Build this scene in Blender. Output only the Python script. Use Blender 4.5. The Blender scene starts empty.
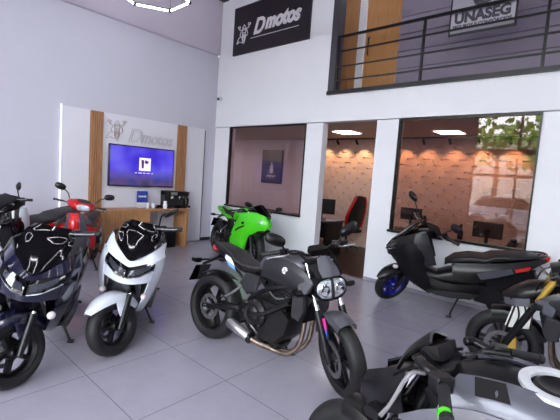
import bpy, bmesh, math, random
from mathutils import Vector, Matrix
random.seed(7)
scn = bpy.context.scene
COL = scn.collection
R = math.radians

# ---------------------------------------------------------------- camera, sky, exposure
cam = bpy.data.objects.new('camera', bpy.data.cameras.new('camera'))
COL.objects.link(cam)
cam.data.sensor_width = 36.0
cam.data.lens = 382.79 / 560 * 36
cam.data.clip_start = 0.05
_r = Vector((0.742, 0.666, 0.070)).normalized()
_f = Vector((-0.661, 0.745, -0.0874)).normalized()
_u = _r.cross(_f).normalized()
_r = _f.cross(_u).normalized()
cam.matrix_world = Matrix(((_r.x, _u.x, -_f.x, 0), (_r.y, _u.y, -_f.y, 0), (_r.z, _u.z, -_f.z, 1.6), (0, 0, 0, 1)))
scn.camera = cam

world = bpy.data.worlds.new('sky')
scn.world = world
world.use_nodes = True
wn = world.node_tree.nodes
wn['Background'].inputs[0].default_value = (0.87, 0.93, 1.0, 1)
wn['Background'].inputs[1].default_value = 17.0

scn.view_settings.view_transform = 'Standard'
scn.view_settings.look = 'None'
scn.view_settings.gamma = 1
scn.view_settings.exposure = 0.25

# ---------------------------------------------------------------- materials
def lin(c):
    return tuple(((x / 255) / 12.92 if x <= 10 else (((x / 255) + .055) / 1.055) ** 2.4) for x in c)
def mat(name, c, rough=.5, metal=0., coat=0., var=.06, scale=30, bump=0., bscale=80, spec=.5):
    m = bpy.data.materials.new(name); m.use_nodes = True
    nt = m.node_tree; b = nt.nodes['Principled BSDF']
    l = lin(c)
    tc = nt.nodes.new('ShaderNodeTexCoord')
    nz = nt.nodes.new('ShaderNodeTexNoise'); nz.inputs['Scale'].default_value = scale
    nt.links.new(tc.outputs['Object'], nz.inputs['Vector'])
    rp = nt.nodes.new('ShaderNodeValToRGB')
    rp.color_ramp.elements[0].position = .3; rp.color_ramp.elements[1].position = .7
    rp.color_ramp.elements[0].color = (*[x * (1 - var) for x in l], 1)
    rp.color_ramp.elements[1].color = (*[min(1, x * (1 + var)) for x in l], 1)
    nt.links.new(nz.outputs['Fac'], rp.inputs['Fac'])
    nt.links.new(rp.outputs['Color'], b.inputs['Base Color'])
    b.inputs['Roughness'].default_value = rough
    b.inputs['Metallic'].default_value = metal
    b.inputs['Coat Weight'].default_value = coat
    b.inputs['Coat Roughness'].default_value = .04
    b.inputs['Specular IOR Level'].default_value = spec
    if bump:
        n2 = nt.nodes.new('ShaderNodeTexNoise'); n2.inputs['Scale'].default_value = bscale
        nt.links.new(tc.outputs['Object'], n2.inputs['Vector'])
        bp = nt.nodes.new('ShaderNodeBump'); bp.inputs['Strength'].default_value = bump; bp.inputs['Distance'].default_value = .004
        nt.links.new(n2.outputs['Fac'], bp.inputs['Height'])
        nt.links.new(bp.outputs['Normal'], b.inputs['Normal'])
    return m
def emit(name, c, s):
    m = bpy.data.materials.new(name); m.use_nodes = True
    b = m.node_tree.nodes['Principled BSDF']
    b.inputs['Base Color'].default_value = (*lin(c), 1)
    b.inputs['Emission Color'].default_value = (*lin(c), 1)
    b.inputs['Emission Strength'].default_value = s
    return m
def glassy(name, tint, refl, rough=0.02):
    m = bpy.data.materials.new(name); m.use_nodes = True
    nt = m.node_tree; nt.nodes.remove(nt.nodes['Principled BSDF'])
    out = nt.nodes['Material Output']
    t = nt.nodes.new('ShaderNodeBsdfTransparent'); t.inputs[0].default_value = (*lin(tint), 1)
    g = nt.nodes.new('ShaderNodeBsdfGlossy'); g.inputs['Roughness'].default_value = rough
    fr = nt.nodes.new('ShaderNodeLayerWeight'); fr.inputs['Blend'].default_value = .5
    pw = nt.nodes.new('ShaderNodeMath'); pw.operation = 'POWER'; pw.inputs[1].default_value = 5
    mu = nt.nodes.new('ShaderNodeMath'); mu.operation = 'MULTIPLY_ADD'; mu.inputs[1].default_value = .9; mu.inputs[2].default_value = refl
    nt.links.new(fr.outputs['Facing'], pw.inputs[0])
    mx = nt.nodes.new('ShaderNodeMixShader')
    nt.links.new(pw.outputs[0], mu.inputs[0]); nt.links.new(mu.outputs[0], mx.inputs[0])
    nt.links.new(t.outputs[0], mx.inputs[1]); nt.links.new(g.outputs[0], mx.inputs[2])
    nt.links.new(mx.outputs[0], out.inputs[0])
    return m

M = {}
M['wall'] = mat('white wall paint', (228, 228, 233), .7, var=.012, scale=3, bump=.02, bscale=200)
M['wall_left'] = mat('shade toned wall white', (184, 182, 194), .7, var=.012, scale=3, bump=.02, bscale=200)  # wall white darkened to carry the weaker light on the left wall
M['wall_band'] = mat('greyer upper wall paint', (188, 178, 192), .75, var=.02, scale=3)  # top of the left wall in a greyer tone
M['panel'] = mat('warm grey lacquered panel', (204, 202, 210), .35, var=.01, scale=3)
M['ceil'] = mat('dark metal roof', (84, 80, 88), .8, var=.02, scale=2)
M['black'] = mat('black plastic', (11, 9, 12), .3, var=.15, spec=.35)
M['satin'] = mat('satin black metal', (18, 17, 20), .32, .3, var=.15)
M['gloss'] = mat('gloss black plastic', (6, 5, 8), .05, coat=.4, var=.1)
M['rubber'] = mat('tyre rubber', (17, 16, 18), .6, var=.12, bump=.15, bscale=60)
M['seat'] = mat('black seat vinyl', (21, 19, 22), .5, var=.1, bump=.25, bscale=300)
M['grey'] = mat('matte grey paint', (88, 87, 95), .38, .35, coat=.2, var=.05)
M['dgrey'] = mat('dark grey plastic', (36, 34, 39), .38, var=.08)
M['alloy'] = mat('cast alloy', (120, 118, 122), .38, .8, var=.15)
M['engine'] = mat('dark cast engine', (30, 28, 30), .4, .5, var=.25)
M['chrome'] = mat('polished steel', (205, 203, 206), .15, 1, var=.04)
M['cover'] = mat('dark grey tank cover', (40, 39, 44), .4, .2, var=.06)
M['steel'] = mat('brushed steel', (190, 188, 190), .3, .95, var=.06)
M['pipe'] = mat('heat tinted exhaust steel', (128, 112, 102), .3, .85, var=.2)
M['gold'] = mat('gold anodised metal', (222, 182, 84), .35, .7, var=.08)
M['white'] = mat('pearl white paint', (225, 230, 240), .22, coat=.6, var=.01)
M['navy'] = mat('deep blue paint', (13, 13, 42), .2, .2, coat=.7, var=.15)
M['red'] = mat('red paint', (175, 18, 22), .22, coat=.6, var=.06)
M['green'] = mat('lime green paint', (70, 205, 18), .28, coat=.4, var=.03)
M['bluerim'] = mat('blue wheel paint', (24, 22, 130), .3, .3, coat=.3, var=.08)
M['silver'] = mat('silver paint', (88, 88, 98), .4, .5, coat=.25, var=.03)
M['lens'] = mat('headlight lens', (205, 214, 222), .12, .6, coat=.8, var=.45, scale=24)
M['darklens'] = mat('smoked headlight lens', (60, 62, 72), .1, .3, coat=.8, var=.3, scale=60)
M['signal'] = mat('clear signal lens', (205, 195, 195), .2, coat=.5, var=.1)
M['redlens'] = mat('red lens', (190, 40, 30), .2, coat=.5, var=.1)
M['mirror'] = mat('mirror glass', (190, 195, 205), .05, 1, var=.01)
M['smoke'] = glassy('smoked windshield', (70, 70, 80), .05)
M['oak'] = None

def wood(name, c1, c2, scale=(2, 2, 14), rough=.5):
    m = bpy.data.materials.new(name); m.use_nodes = True
    nt = m.node_tree; b = nt.nodes['Principled BSDF']
    tc = nt.nodes.new('ShaderNodeTexCoord'); mp = nt.nodes.new('ShaderNodeMapping'); mp.inputs['Scale'].default_value = scale
    nz = nt.nodes.new('ShaderNodeTexNoise'); nz.inputs['Scale'].default_value = 3; nz.inputs['Detail'].default_value = 6
    nz.inputs['Distortion'].default_value = .6
    rp = nt.nodes.new('ShaderNodeValToRGB')
    rp.color_ramp.elements[0].position = .3; rp.color_ramp.elements[1].position = .72
    rp.color_ramp.elements[0].color = (*lin(c1), 1); rp.color_ramp.elements[1].color = (*lin(c2), 1)
    nt.links.new(tc.outputs['Object'], mp.inputs[0]); nt.links.new(mp.outputs[0], nz.inputs['Vector'])
    nt.links.new(nz.outputs['Fac'], rp.inputs[0]); nt.links.new(rp.outputs[0], b.inputs['Base Color'])
    b.inputs['Roughness'].default_value = rough
    return m
M['oak'] = wood('oak veneer', (150, 104, 66), (180, 132, 88), (9, 9, 1.2))
M['slat'] = wood('oak slat veneer', (146, 100, 66), (176, 128, 88), (9, 9, 1.2))
M['amber'] = wood('amber wood door', (172, 120, 70), (190, 136, 84), (6, 6, .8), .45)
M['darkwood'] = wood('dark wood floor', (34, 20, 17), (54, 32, 26), (8, 1, 1), .3)
M['office_wood'] = wood('office desk wood', (120, 78, 50), (150, 100, 66), (1, 8, 8))

def floor_mat():
    m = bpy.data.materials.new('grey porcelain floor tiles'); m.use_nodes = True
    nt = m.node_tree; b = nt.nodes['Principled BSDF']; L = nt.links
    tc = nt.nodes.new('ShaderNodeTexCoord')
    mp = nt.nodes.new('ShaderNodeMapping'); mp.inputs['Location'].default_value = (2.125, -1.16, 0)
    L.new(tc.outputs['Object'], mp.inputs[0])
    br = nt.nodes.new('ShaderNodeTexBrick'); br.offset = 0; br.squash = 1
    br.inputs['Scale'].default_value = 1; br.inputs['Brick Width'].default_value = .742; br.inputs['Row Height'].default_value = .742
    br.inputs['Mortar Size'].default_value = .0035; br.inputs['Mortar Smooth'].default_value = .2
    br.inputs['Color1'].default_value = (*lin((158, 153, 167)), 1); br.inputs['Color2'].default_value = (*lin((153, 148, 162)), 1)
    br.inputs['Mortar'].default_value = (*lin((116, 112, 124)), 1)
    L.new(mp.outputs[0], br.inputs['Vector'])
    nz = nt.nodes.new('ShaderNodeTexNoise'); nz.inputs['Scale'].default_value = 5; nz.inputs['Detail'].default_value = 8; nz.inputs['Roughness'].default_value = .65
    L.new(tc.outputs['Object'], nz.inputs['Vector'])
    mx = nt.nodes.new('ShaderNodeMix'); mx.data_type = 'RGBA'; mx.blend_type = 'MULTIPLY'; mx.inputs[0].default_value = .35
    rp = nt.nodes.new('ShaderNodeValToRGB'); rp.color_ramp.elements[0].position = .3; rp.color_ramp.elements[0].color = (.68, .68, .7, 1)
    rp.color_ramp.elements[1].position = .7
    L.new(nz.outputs['Fac'], rp.inputs[0]); L.new(br.outputs['Color'], mx.inputs[6]); L.new(rp.outputs[0], mx.inputs[7])
    L.new(mx.outputs[2], b.inputs['Base Color'])
    b.inputs['Roughness'].default_value = .19; b.inputs['Specular IOR Level'].default_value = .55
    return m
M['floor'] = floor_mat()

# ---------------------------------------------------------------- mesh toolkit
def crom(P, k=4):
    P = [Vector(p) for p in P]
    if len(P) < 3: return P
    out = []
    for i in range(len(P) - 1):
        p0 = P[i - 1] if i else P[0] * 2 - P[1]
        p1, p2 = P[i], P[i + 1]
        p3 = P[i + 2] if i + 2 < len(P) else P[-1] * 2 - P[-2]
        for j in range(k):
            t = j / k
            out.append(.5 * ((2 * p1) + (p2 - p0) * t + (2 * p0 - 5 * p1 + 4 * p2 - p3) * t * t + (3 * p1 - p0 - 3 * p2 + p3) * t ** 3))
    out.append(P[-1]); return out

class MB:
    def __init__(s): s.v = []; s.f = []
    def add(s, vs, fs):
        n = len(s.v); s.v += [Vector(v) for v in vs]; s.f += [tuple(i + n for i in f) for f in fs]; return s
    def rings(s, rs, cap=True, closed=True):
        n = len(rs[0]); vs = [p for r in rs for p in r]; fs = []
        for i in range(len(rs) - 1):
            for j in range(n if closed else n - 1):
                a, b = i * n + j, i * n + (j + 1) % n
                fs.append((a, b, b + n, a + n))
        if cap:
            fs.append(tuple(range(n - 1, -1, -1))); m = (len(rs) - 1) * n; fs.append(tuple(range(m, m + n)))
        return s.add(vs, fs)
    def tube(s, P, r, n=8, k=4, cap=True, flat=1.0):
        m = len(P); Q = crom(P, k) if k > 1 else [Vector(p) for p in P]
        rad = r if isinstance(r, (list, tuple)) else [r] * m
        rs = []; prev = None
        for i, p in enumerate(Q):
            u = i / (len(Q) - 1) * (m - 1); a = min(int(u), m - 2); t = u - a
            rr = rad[a] * (1 - t) + rad[a + 1] * t
            d = (Q[min(i + 1, len(Q) - 1)] - Q[max(i - 1, 0)]).normalized()
            if prev is None:
                up = Vector((0, 0, 1)) if abs(d.z) < .9 else Vector((1, 0, 0))
                x = d.cross(up).normalized()
            else:
                x = (prev - d * prev.dot(d)).normalized()
            prev = x; y = d.cross(x)
            rs.append([p + (x * math.cos(2 * math.pi * j / n) * rr + y * math.sin(2 * math.pi * j / n) * rr * flat) for j in range(n)])
        return s.rings(rs, cap)
    def bar(s, a, b, w, h, up=(0, 0, 1)):
        a, b = Vector(a), Vector(b); d = (b - a).normalized(); up = Vector(up)
        if abs(d.dot(up)) > .98: up = Vector((1, 0, 0))
        x = d.cross(up).normalized() * w / 2; y = x.normalized().cross(d) * h / 2
        return s.rings([[a - x - y, a + x - y, a + x + y, a - x + y], [b - x - y, b + x - y, b + x + y, b - x + y]])
    def box(s, c, d, rz=0, ry=0):
        x, y, z = [q / 2 for q in d]; m = Matrix.Translation(c) @ Matrix.Rotation(rz, 4, 'Z') @ Matrix.Rotation(ry, 4, 'Y')
        vs = [m @ Vector((sx * x, sy * y, sz * z)) for sz in (-1, 1) for sy, sx in ((-1, -1), (-1, 1), (1, 1), (1, -1))]
        return s.add(vs, [(3, 2, 1, 0), (4, 5, 6, 7), (0, 1, 5, 4), (1, 2, 6, 5), (2, 3, 7, 6), (3, 0, 4, 7)])
    def lathe(s, prof, n=32, m=None, closed=False):
        # prof: (axial, radius); axis is Y unless m
        m = m or Matrix.Identity(4); rs = []
        for j in range(n):
            a = 2 * math.pi * j / n
            rs.append([m @ Vector((r * math.cos(a), ax, r * math.sin(a))) for ax, r in prof])
        k = len(prof); vs = [p for r in rs for p in r]; fs = []
        for j in range(n):
            for i in range(k if closed else k - 1):
                a, b = j * k + i, j * k + (i + 1) % k
                c, d = ((j + 1) % n) * k + (i + 1) % k, ((j + 1) % n) * k + i
                fs.append((a, b, c, d))
        return s.add(vs, fs)
    def prism(s, poly, y0, y1, ins=.88, d=None):
        # outline in XZ, rounded towards both faces
        cx = sum(p[0] for p in poly) / len(poly); cz = sum(p[1] for p in poly) / len(poly)
        d = d if d is not None else min(.02, abs(y1 - y0) * .35)
        d = d if y1 > y0 else -d
        ring = lambda k, y: [(cx + (p[0] - cx) * k, y, cz + (p[1] - cz) * k) for p in poly]
        return s.rings([ring(ins, y0), ring(1, y0 + d), ring(1, y1 - d), ring(ins, y1)])
    def loft(s, secs, n=16):
        # (x, zc, halfwidth, up, down, exponent)
        rs = []
        for x, zc, hw, ht, hb, e in secs:
            r = []
            for j in range(n):
                a = 2 * math.pi * j / n; c, q = math.cos(a), math.sin(a)
                y = hw * math.copysign(abs(c) ** (2 / e), c); z = (ht if q > 0 else hb) * math.copysign(abs(q) ** (2 / e), q)
                r.append((x, y, zc + z))
            rs.append(r)
        return s.rings(rs)
    def vloft(s, secs, n=16):
        # stacked horizontal rings: (z, xc, hx, hy, exponent)
        rs = []
        for z, xc, hx, hy, e in secs:
            r = []
            for j in range(n):
                a = 2 * math.pi * j / n; c, q = math.cos(a), math.sin(a)
                r.append((xc + hx * math.copysign(abs(c) ** (2 / e), c), hy * math.copysign(abs(q) ** (2 / e), q), z))
            rs.append(r)
        return s.rings(rs)
    def patch(s, grid, t=.012, k=3, flip=False):
        g = [crom(r, k) for r in grid]
        cols = [crom([g[i][j] for i in range(len(g))], k) for j in range(len(g[0]))]
        g = [[cols[j][i] for j in range(len(cols))] for i in range(len(cols[0]))]
        ni, nj = len(g), len(g[0]); N = []
        for i in range(ni):
            for j in range(nj):
                du = g[min(i + 1, ni - 1)][j] - g[max(i - 1, 0)][j]; dv = g[i][min(j + 1, nj - 1)] - g[i][max(j - 1, 0)]
                nn = du.cross(dv); N.append(nn.normalized() if nn.length > 1e-9 else Vector((0, 0, 0)))
        top = [g[i][j] for i in range(ni) for j in range(nj)]
        sg = -1 if flip else 1
        bot = [p - n * t * sg for p, n in zip(top, N)]
        o = ni * nj; fs = []
        for i in range(ni - 1):
            for j in range(nj - 1):
                a = i * nj + j
                fs.append((a, a + 1, a + nj + 1, a + nj)); fs.append((o + a, o + a + nj, o + a + nj + 1, o + a + 1))
        for i in range(ni - 1):
            for j in (0, nj - 1):
                a = i * nj + j; fs.append((a, a + nj, o + a + nj, o + a))
        for j in range(nj - 1):
            for i in (0, ni - 1):
                a = i * nj + j; fs.append((a, a + 1, o + a + 1, o + a))
        return s.add(top + bot, fs)
    def both(s):
        # add the mirror image in y
        n = len(s.v); s.v += [Vector((v.x, -v.y, v.z)) for v in s.v]
        s.f += [tuple(i + n for i in reversed(f)) for f in s.f]; return s
    def ball(s, c, r, sq=(1, 1, 1), n=12):
        prof = [(-math.cos(math.pi * i / n) * r, max(1e-4, math.sin(math.pi * i / n) * r)) for i in range(n + 1)]
        m = Matrix.Translation(c) @ Matrix.Diagonal((*sq, 1))
        return s.lathe(prof, n * 2, m)
    def build(s, name, material, parent=None, mx=None, bevel=0, ang=38, sub=0):
        me = bpy.data.meshes.new(name)
        me.from_pydata([tuple(v) for v in s.v], [], s.f)
        if mx is not None: me.transform(mx)
        bm = bmesh.new(); bm.from_mesh(me)
        bmesh.ops.remove_doubles(bm, verts=bm.verts, dist=1e-5)
        bmesh.ops.recalc_face_normals(bm, faces=bm.faces)
        for f in bm.faces: f.smooth = True
        for e in bm.edges:
            if len(e.link_faces) != 2 or e.calc_face_angle(0) > R(ang): e.smooth = False
        bm.to_mesh(me); bm.free()
        me.materials.append(material)
        o = bpy.data.objects.new(name, me); COL.objects.link(o)
        if parent: o.parent = parent
        if bevel:
            b = o.modifiers.new('bevel', 'BEVEL'); b.width = bevel; b.segments = 2; b.limit_method = 'ANGLE'; b.angle_limit = R(40)
        if sub:
            b = o.modifiers.new('sub', 'SUBSURF'); b.levels = sub; b.render_levels = sub
        return o

def tag(o, label=None, cat=None, group=None, kind=None):
    if label: o['label'] = label
    if cat: o['category'] = cat
    if group: o['group'] = group
    if kind: o['kind'] = kind
    return o
def empty(name, loc, rot=(0, 0, 0)):
    o = bpy.data.objects.new(name, None); o.empty_display_size = .1; COL.objects.link(o); o.location = loc; o.rotation_euler = rot; return o
def struct(name, mb, m, **k):
    return tag(mb.build(name, m, **k), kind='structure')
def slab(x0, x1, y0, y1, z0, z1):
    return MB().box(((x0 + x1) / 2, (y0 + y1) / 2, (z0 + z1) / 2), (x1 - x0, y1 - y0, z1 - z0))
def addslab(mb, x0, x1, y0, y1, z0, z1):
    return mb.box(((x0 + x1) / 2, (y0 + y1) / 2, (z0 + z1) / 2), (x1 - x0, y1 - y0, z1 - z0))
BACKM = lambda x, y, z: Matrix(((1, 0, 0, x), (0, 0, -1, y), (0, 1, 0, z), (0, 0, 0, 1)))
LEFTM = lambda x, y, z: Matrix(((0, 0, 1, x), (1, 0, 0, y), (0, 1, 0, z), (0, 0, 0, 1)))
def text(name, body, size, mx, material, parent, extrude=.006, offset=0, shear=0, bevel=0, outline=False, sx=1, space=1, align='LEFT'):
    c = bpy.data.curves.new(name, 'FONT'); c.body = body; c.size = size; c.extrude = extrude; c.offset = offset; c.shear = shear
    c.align_x = align; c.space_character = space
    if outline: c.fill_mode = 'NONE'; c.bevel_depth = bevel; c.extrude = 0
    t = bpy.data.objects.new(name, c); COL.objects.link(t)
    dg = bpy.context.evaluated_depsgraph_get(); me = bpy.data.meshes.new_from_object(t.evaluated_get(dg))
    bpy.data.objects.remove(t)
    me.transform(mx @ Matrix.Diagonal((sx, 1, 1, 1)))
    me.materials.clear(); me.materials.append(material); me.name = name
    o = bpy.data.objects.new(name, me); COL.objects.link(o)
    if parent: o.parent = parent
    return o

# ---------------------------------------------------------------- the room
XL, YB, XR, YF, ZC = -7.155, 5.634, 3.4, -4.6, 5.75
ZT, ZS = 2.605, .86
struct('floor', slab(XL - .2, XR + .2, YF - .1, YB + .02, -.1, 0), M['floor'])
struct('floor_office', slab(-10.2, XR, YB + .02, 8.6, -.1, 0.0), M['darkwood'])
w = MB()
T = .16
y0, y1 = YB, YB + T
addslab(w, XL, -6.643, y0, y1, 0, ZT); addslab(w, -6.643, -4.485, y0, y1, 0, ZS)
addslab(w, -4.485, -4.111, y0, y1, 0, ZT); addslab(w, -3.054, -2.676, y0, y1, 0, ZT)
addslab(w, -2.676, -.83, y0, y1, 0, ZS); addslab(w, -.83, XR, y0, y1, 0, ZT)
struct('wall_back', w, M['wall'])
w = MB()
addslab(w, XL, XR, y0 - .012, y1, ZT + .012, 3.082); addslab(w, XL, -4.04, y0 - .012, y1, 3.082, ZC)
struct('wall_back_upper', w, M['wall'])
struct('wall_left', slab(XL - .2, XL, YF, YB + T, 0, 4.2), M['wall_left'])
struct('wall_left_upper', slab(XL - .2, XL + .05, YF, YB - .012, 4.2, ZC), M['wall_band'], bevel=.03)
struct('wall_right', slab(XR, XR + .2, YF, YB + T, 0, ZC), M['wall'])
struct('ceiling', slab(XL - .2, XR + .2, YF - .2, 7.0, ZC, ZC + .15), M['ceil'])
b = MB(); addslab(b, XL, XL + .012, YF, 2.3, 0, .07); addslab(b, XL, XL + .012, 5.32, YB, 0, .07)
struct('baseboard_left', b, M['dgrey'])
M['base'] = mat('grey baseboard tile', (150, 147, 160), .3)
b = MB()
for a, c in ((XL + .012, -4.111), (-3.054, XR)): addslab(b, a, c, YB - .012, YB, 0, .055)
struct('baseboard_back', b, M['base'])

# roof beam: dark steel I section running above the corner
b = MB(); addslab(b, -7.08, -6.9, YF, YB - .02, 5.36, 5.38); addslab(b, -7.0, -6.98, YF, YB - .02, 5.38, 5.60); addslab(b, -7.08, -6.9, YF, YB - .02, 5.60, 5.62)
struct('trim_1', b, M['satin'])

# windows
def window(n, x0, x1, tint, refl):
    f = MB(); t = .035; ya, yb = YB - .015, YB + .05
    addslab(f, x0, x0 + t, ya, yb, ZS + t, ZT - t * .8); addslab(f, x1 - t * .6, x1, ya, yb, ZS + t, ZT - t * .8)
    addslab(f, x0, x1, ya, yb, ZT - t * .8, ZT); addslab(f, x0 - .02, x1 + .01, ya - .03, yb, ZS, ZS + t)
    fo = struct('window_%d' % n, f, M['satin'])
    g = MB().box(((x0 + x1) / 2, YB + .03, (ZS + ZT) / 2), (x1 - x0 - .03, .006, ZT - ZS - .03))
    g.build('window_pane', glassy('tinted pane %d' % n, tint, refl), fo)
window(1, -6.643, -4.485, (240, 228, 230), .04)
window(2, -2.676, -.83, (234, 220, 216), .045)

# upper floor seen through the wide opening
struct('floor_mezzanine', slab(-4.9, XR, YB + T, 6.6, 2.95, 3.07), M['black'])
b = MB(); addslab(b, -4.06, XR, YB - .06, YB + .05, 3.075, 3.135)
struct('trim_2', b, M['satin'])
b = MB(); addslab(b, -4.06, -3.93, YB - .03, YB + T, 3.135, ZC)
struct('trim_3', b, mat('dark grey steel column', (62, 58, 66), .5))
M['mezz'] = mat('mauve grey wall', (134, 124, 142), .6, var=.03, scale=4)
b = MB()
for i in range(9):
    addslab(b, -3.29, XR, 6.6, 6.68, 3.07 + i * .3, 3.07 + i * .3 + .288)  # board grooves stand in for the railing's shadow bands
addslab(b, -3.29, XR, 6.63, 6.72, 3.07, ZC)
struct('wall_mezzanine', b, M['mezz'])
struct('wall_mezzanine_left', slab(-4.9, -4.14, 6.6, 6.7, 3.07, ZC), M['amber'])
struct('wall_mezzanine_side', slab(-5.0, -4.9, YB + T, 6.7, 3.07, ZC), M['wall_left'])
d = struct('door_1', slab(-3.98, -3.30, 6.6, 6.66, 3.08, 5.2), M['amber'])
MB().tube([(-3.89, 6.585, 4.0), (-3.89, 6.55, 4.02), (-3.89, 6.55, 4.31), (-3.89, 6.585, 4.33)], .012, k=1).build('door_handle', M['black'], d)
b = MB(); addslab(b, -4.13, -3.985, 6.56, 6.66, 3.07, 5.3); addslab(b, -3.985, -3.29, 6.56, 6.66, 5.205, 5.3)
struct('trim_4', b, M['wall'])

rl = tag(empty('guard_railing', (-4.0, YB - .01, 3.135)), 'black metal guard railing along the open edge of the upper floor', 'railing')
for x in (-3.90, -2.42, -.905, .61, 2.12):
    MB().bar((x + 4, 0, 0), (x + 4, 0, .90), .042, .03).build('post', M['black'], rl)
for i, z in enumerate((4.03, 3.785, 3.53, 3.30)):
    h = .022 if i else .036
    MB().bar((.09, -.02, z - 3.135), (7.0, -.02, z - 3.135), h, h).build('top_rail' if i == 0 else 'rail', M['black'], rl)

# ---------------------------------------------------------------- signs on the high walls
M['signblack'] = mat('black sign board', (34, 26, 36), .5, var=.05)
M['signwhite'] = mat('off white sign lettering', (215, 210, 216), .5, var=.02)
def moto_icon(mb, ox, oy, s, r):
    # front view of a motorcycle drawn in lines, unit square
    P = lambda x, y: (ox + x * s, oy + y * s, 0)
    ring = lambda cx, cy, a, bb, n=14: [P(cx + a * math.cos(2 * math.pi * i / n), cy + bb * math.sin(2 * math.pi * i / n)) for i in range(n + 1)]
    for L in (ring(.52, .2, .1, .24), ring(.52, .2, .05, .15), ring(.52, .62, .15, .12), [P(.15, .72), P(.36, .66), P(.68, .66), P(.92, .78)],
              ring(.14, .84, .09, .05), ring(.9, .9, .09, .05), [P(.2, .72), P(.14, .8)], [P(.86, .78), P(.9, .86)], [P(.4, .5), P(.4, .16)], [P(.64, .5), P(.64, .16)],
              [P(.3, .62), P(.22, .42), P(.34, .3)], [P(.74, .62), P(.82, .42), P(.7, .3)], [P(.0, .0), P(.2, .1), P(.4, .02)], [P(.0, .02), P(.14, .3), P(.3, .34)], [P(.38, .74), P(.52, .92), P(.66, .74)]):
        mb.tube(L, r, 5, 1)
    return mb
s = tag(empty('wall_sign', (-5.6, YB - .012, 4.62)), 'black wall sign with white D motos lettering and motorcycle emblem', 'sign')
MB().box((0, -.02, 0), (2.10, .035, .99)).build('sign_board', M['signblack'], s)
text('sign_lettering', 'D', .43, BACKM(-.43, -.045, -.15), M['signwhite'], s, .008, .012, .35, sx=.9)
text('sign_lettering', 'motos', .40, BACKM(-.09, -.045, -.10), M['signwhite'], s, .008, .016, .35, sx=.85)
moto_icon(MB(), -.92, -.27, .40, .009).build('sign_emblem', M['signwhite'], s, mx=BACKM(0, -.045, 0))
MB().box((.14, -.042, -.215), (1.30, .006, .012)).build('sign_underline', M['signwhite'], s)

s = tag(empty('hanging_sign', (-1.675, YB + .06, 3.74)), 'white and grey UNASEG sign hung behind the railing of the upper floor', 'sign')
MB().box((0, 0, .27), (.84, .02, .56)).build('sign_frame', M['signblack'], s)
M['unag'] = mat('pale grey sign face', (168, 164, 176), .5, var=.02)
MB().box((0, -.008, .275), (.79, .02, .51)).build('sign_board', M['unag'], s)
M['unat'] = mat('dark slate sign print', (56, 52, 62), .5, var=.03)
text('sign_lettering', 'UNASEG', .185, BACKM(0, -.022, .150), M['unat'], s, .003, .009, 0, sx=.98, align='CENTER')
text('sign_caption', 'SEGUROS E CONS\u00d3RCIOS', .062, BACKM(0, -.022, .075), M['unat'], s, .003, .002, 0, align='CENTER')
MB().prism([(-.10, .50), (.10, .50), (.13, .42), (.10, .36), (0, .315), (-.10, .36), (-.13, .42)], -.026, -.016, .95, .003).build('sign_emblem', M['unat'], s)

# ---------------------------------------------------------------- hexagon LED lamps
M['led'] = emit('white LED tube', (246, 247, 255), 22)
def hexlamp(i, cx, cy, label, power=30):
    o = tag(empty('hexagon_lamp', (cx, cy, 4.2)), label, 'lamp', 'hexagon LED lamps over the showroom')
    V = [Vector((.555 * math.cos(R(60 * k)), .555 * math.sin(R(60 * k)), 0)) for k in range(6)]
    for k in range(6):
        a, c = V[k], V[(k + 1) % 6]; d = (c - a).normalized() * .035
        MB().tube([a + d, c - d], .013, 8, 1).build('led_tube', M['led'], o)
        MB().bar(a + Vector((0, 0, .02)), c + Vector((0, 0, .02)), .018, .012).build('tube_holder', M['black'], o)
        MB().ball(a, .028, n=6).build('joint', M['black'], o)
    for k in (0, 2, 4):
        MB().tube([V[k], V[k] + Vector((0, 0, ZC - 4.2))], .003, 5, 1).build('hanging_cable', M['black'], o)
    return o
hexlamp(0, -5.645, 3.10, 'white hexagon LED lamp hanging by the left wall, top of the picture')
HX = [(-3.9, 3.1), (-2.2, 3.1), (-.5, 3.1), (-4.75, 1.6), (-3.05, 1.6), (-1.35, 1.6), (.35, 1.6), (-5.6, .1), (-3.9, .1), (-2.2, .1), (-.5, .1), (1.2, .1), (-3.05, -1.4), (-1.35, -1.4), (.35, -1.4)]
for i, (x, y) in enumerate(HX):
    hexlamp(i, x, y, 'white hexagon LED lamp hanging over the middle of the showroom, above the picture')

# security camera
c = tag(empty('security_camera', (-7.0, YB - .012, 3.25)), 'small white security camera with dark lens high in the wall corner', 'camera')
MB().lathe([(0, .001), (0, .045), (-.02, .045), (-.03, .02), (-.05, .02), (-.05, .001)], 16).build('bracket', M['white'], c)
MB().tube([(0, -.04, 0), (.045, -.12, -.03)], .042, 12, 1).build('body', M['white'], c)
MB().tube([(.045, -.12, -.03), (.049, -.128, -.033)], .032, 12, 1).build('lens', M['gloss'], c)

# ---------------------------------------------------------------- coffee corner on the left wall
PX = XL + .038
pn = tag(empty('display_panel', (XL + .004, 3.84, 0)), 'wide warm grey wall panel behind the television with a light strip at its left edge', 'panel')
addslab(MB(), 0, .03, -1.47, 1.47, .02, 2.53).build('panel_board', M['panel'], pn)
addslab(MB(), 0, .034, -1.482, -1.472, .02, 2.55).build('light_strip', emit('edge LED strip', (236, 238, 255), 1.0), pn)
addslab(MB(), 0, .03, 1.472, 1.495, .02, 2.50).build('gap_shade', M['grey'], pn)  # grey strip in place of the dark shadow gap at the right edge
def slats(y0, y1, label):
    o = tag(empty('slat_panel', (PX, (y0 + y1) / 2, .02)), label, 'slat panel')
    h = (y1 - y0) / 2; b = MB(); n = 6; p = 2 * h / n
    addslab(b, 0, .012, -h, h, 0, 2.505)
    for i in range(n): addslab(b, .012, .04, -h + i * p + .006, -h + (i + 1) * p - .006, 0, 2.505)
    b.build('slats', M['slat'], o)
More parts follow.
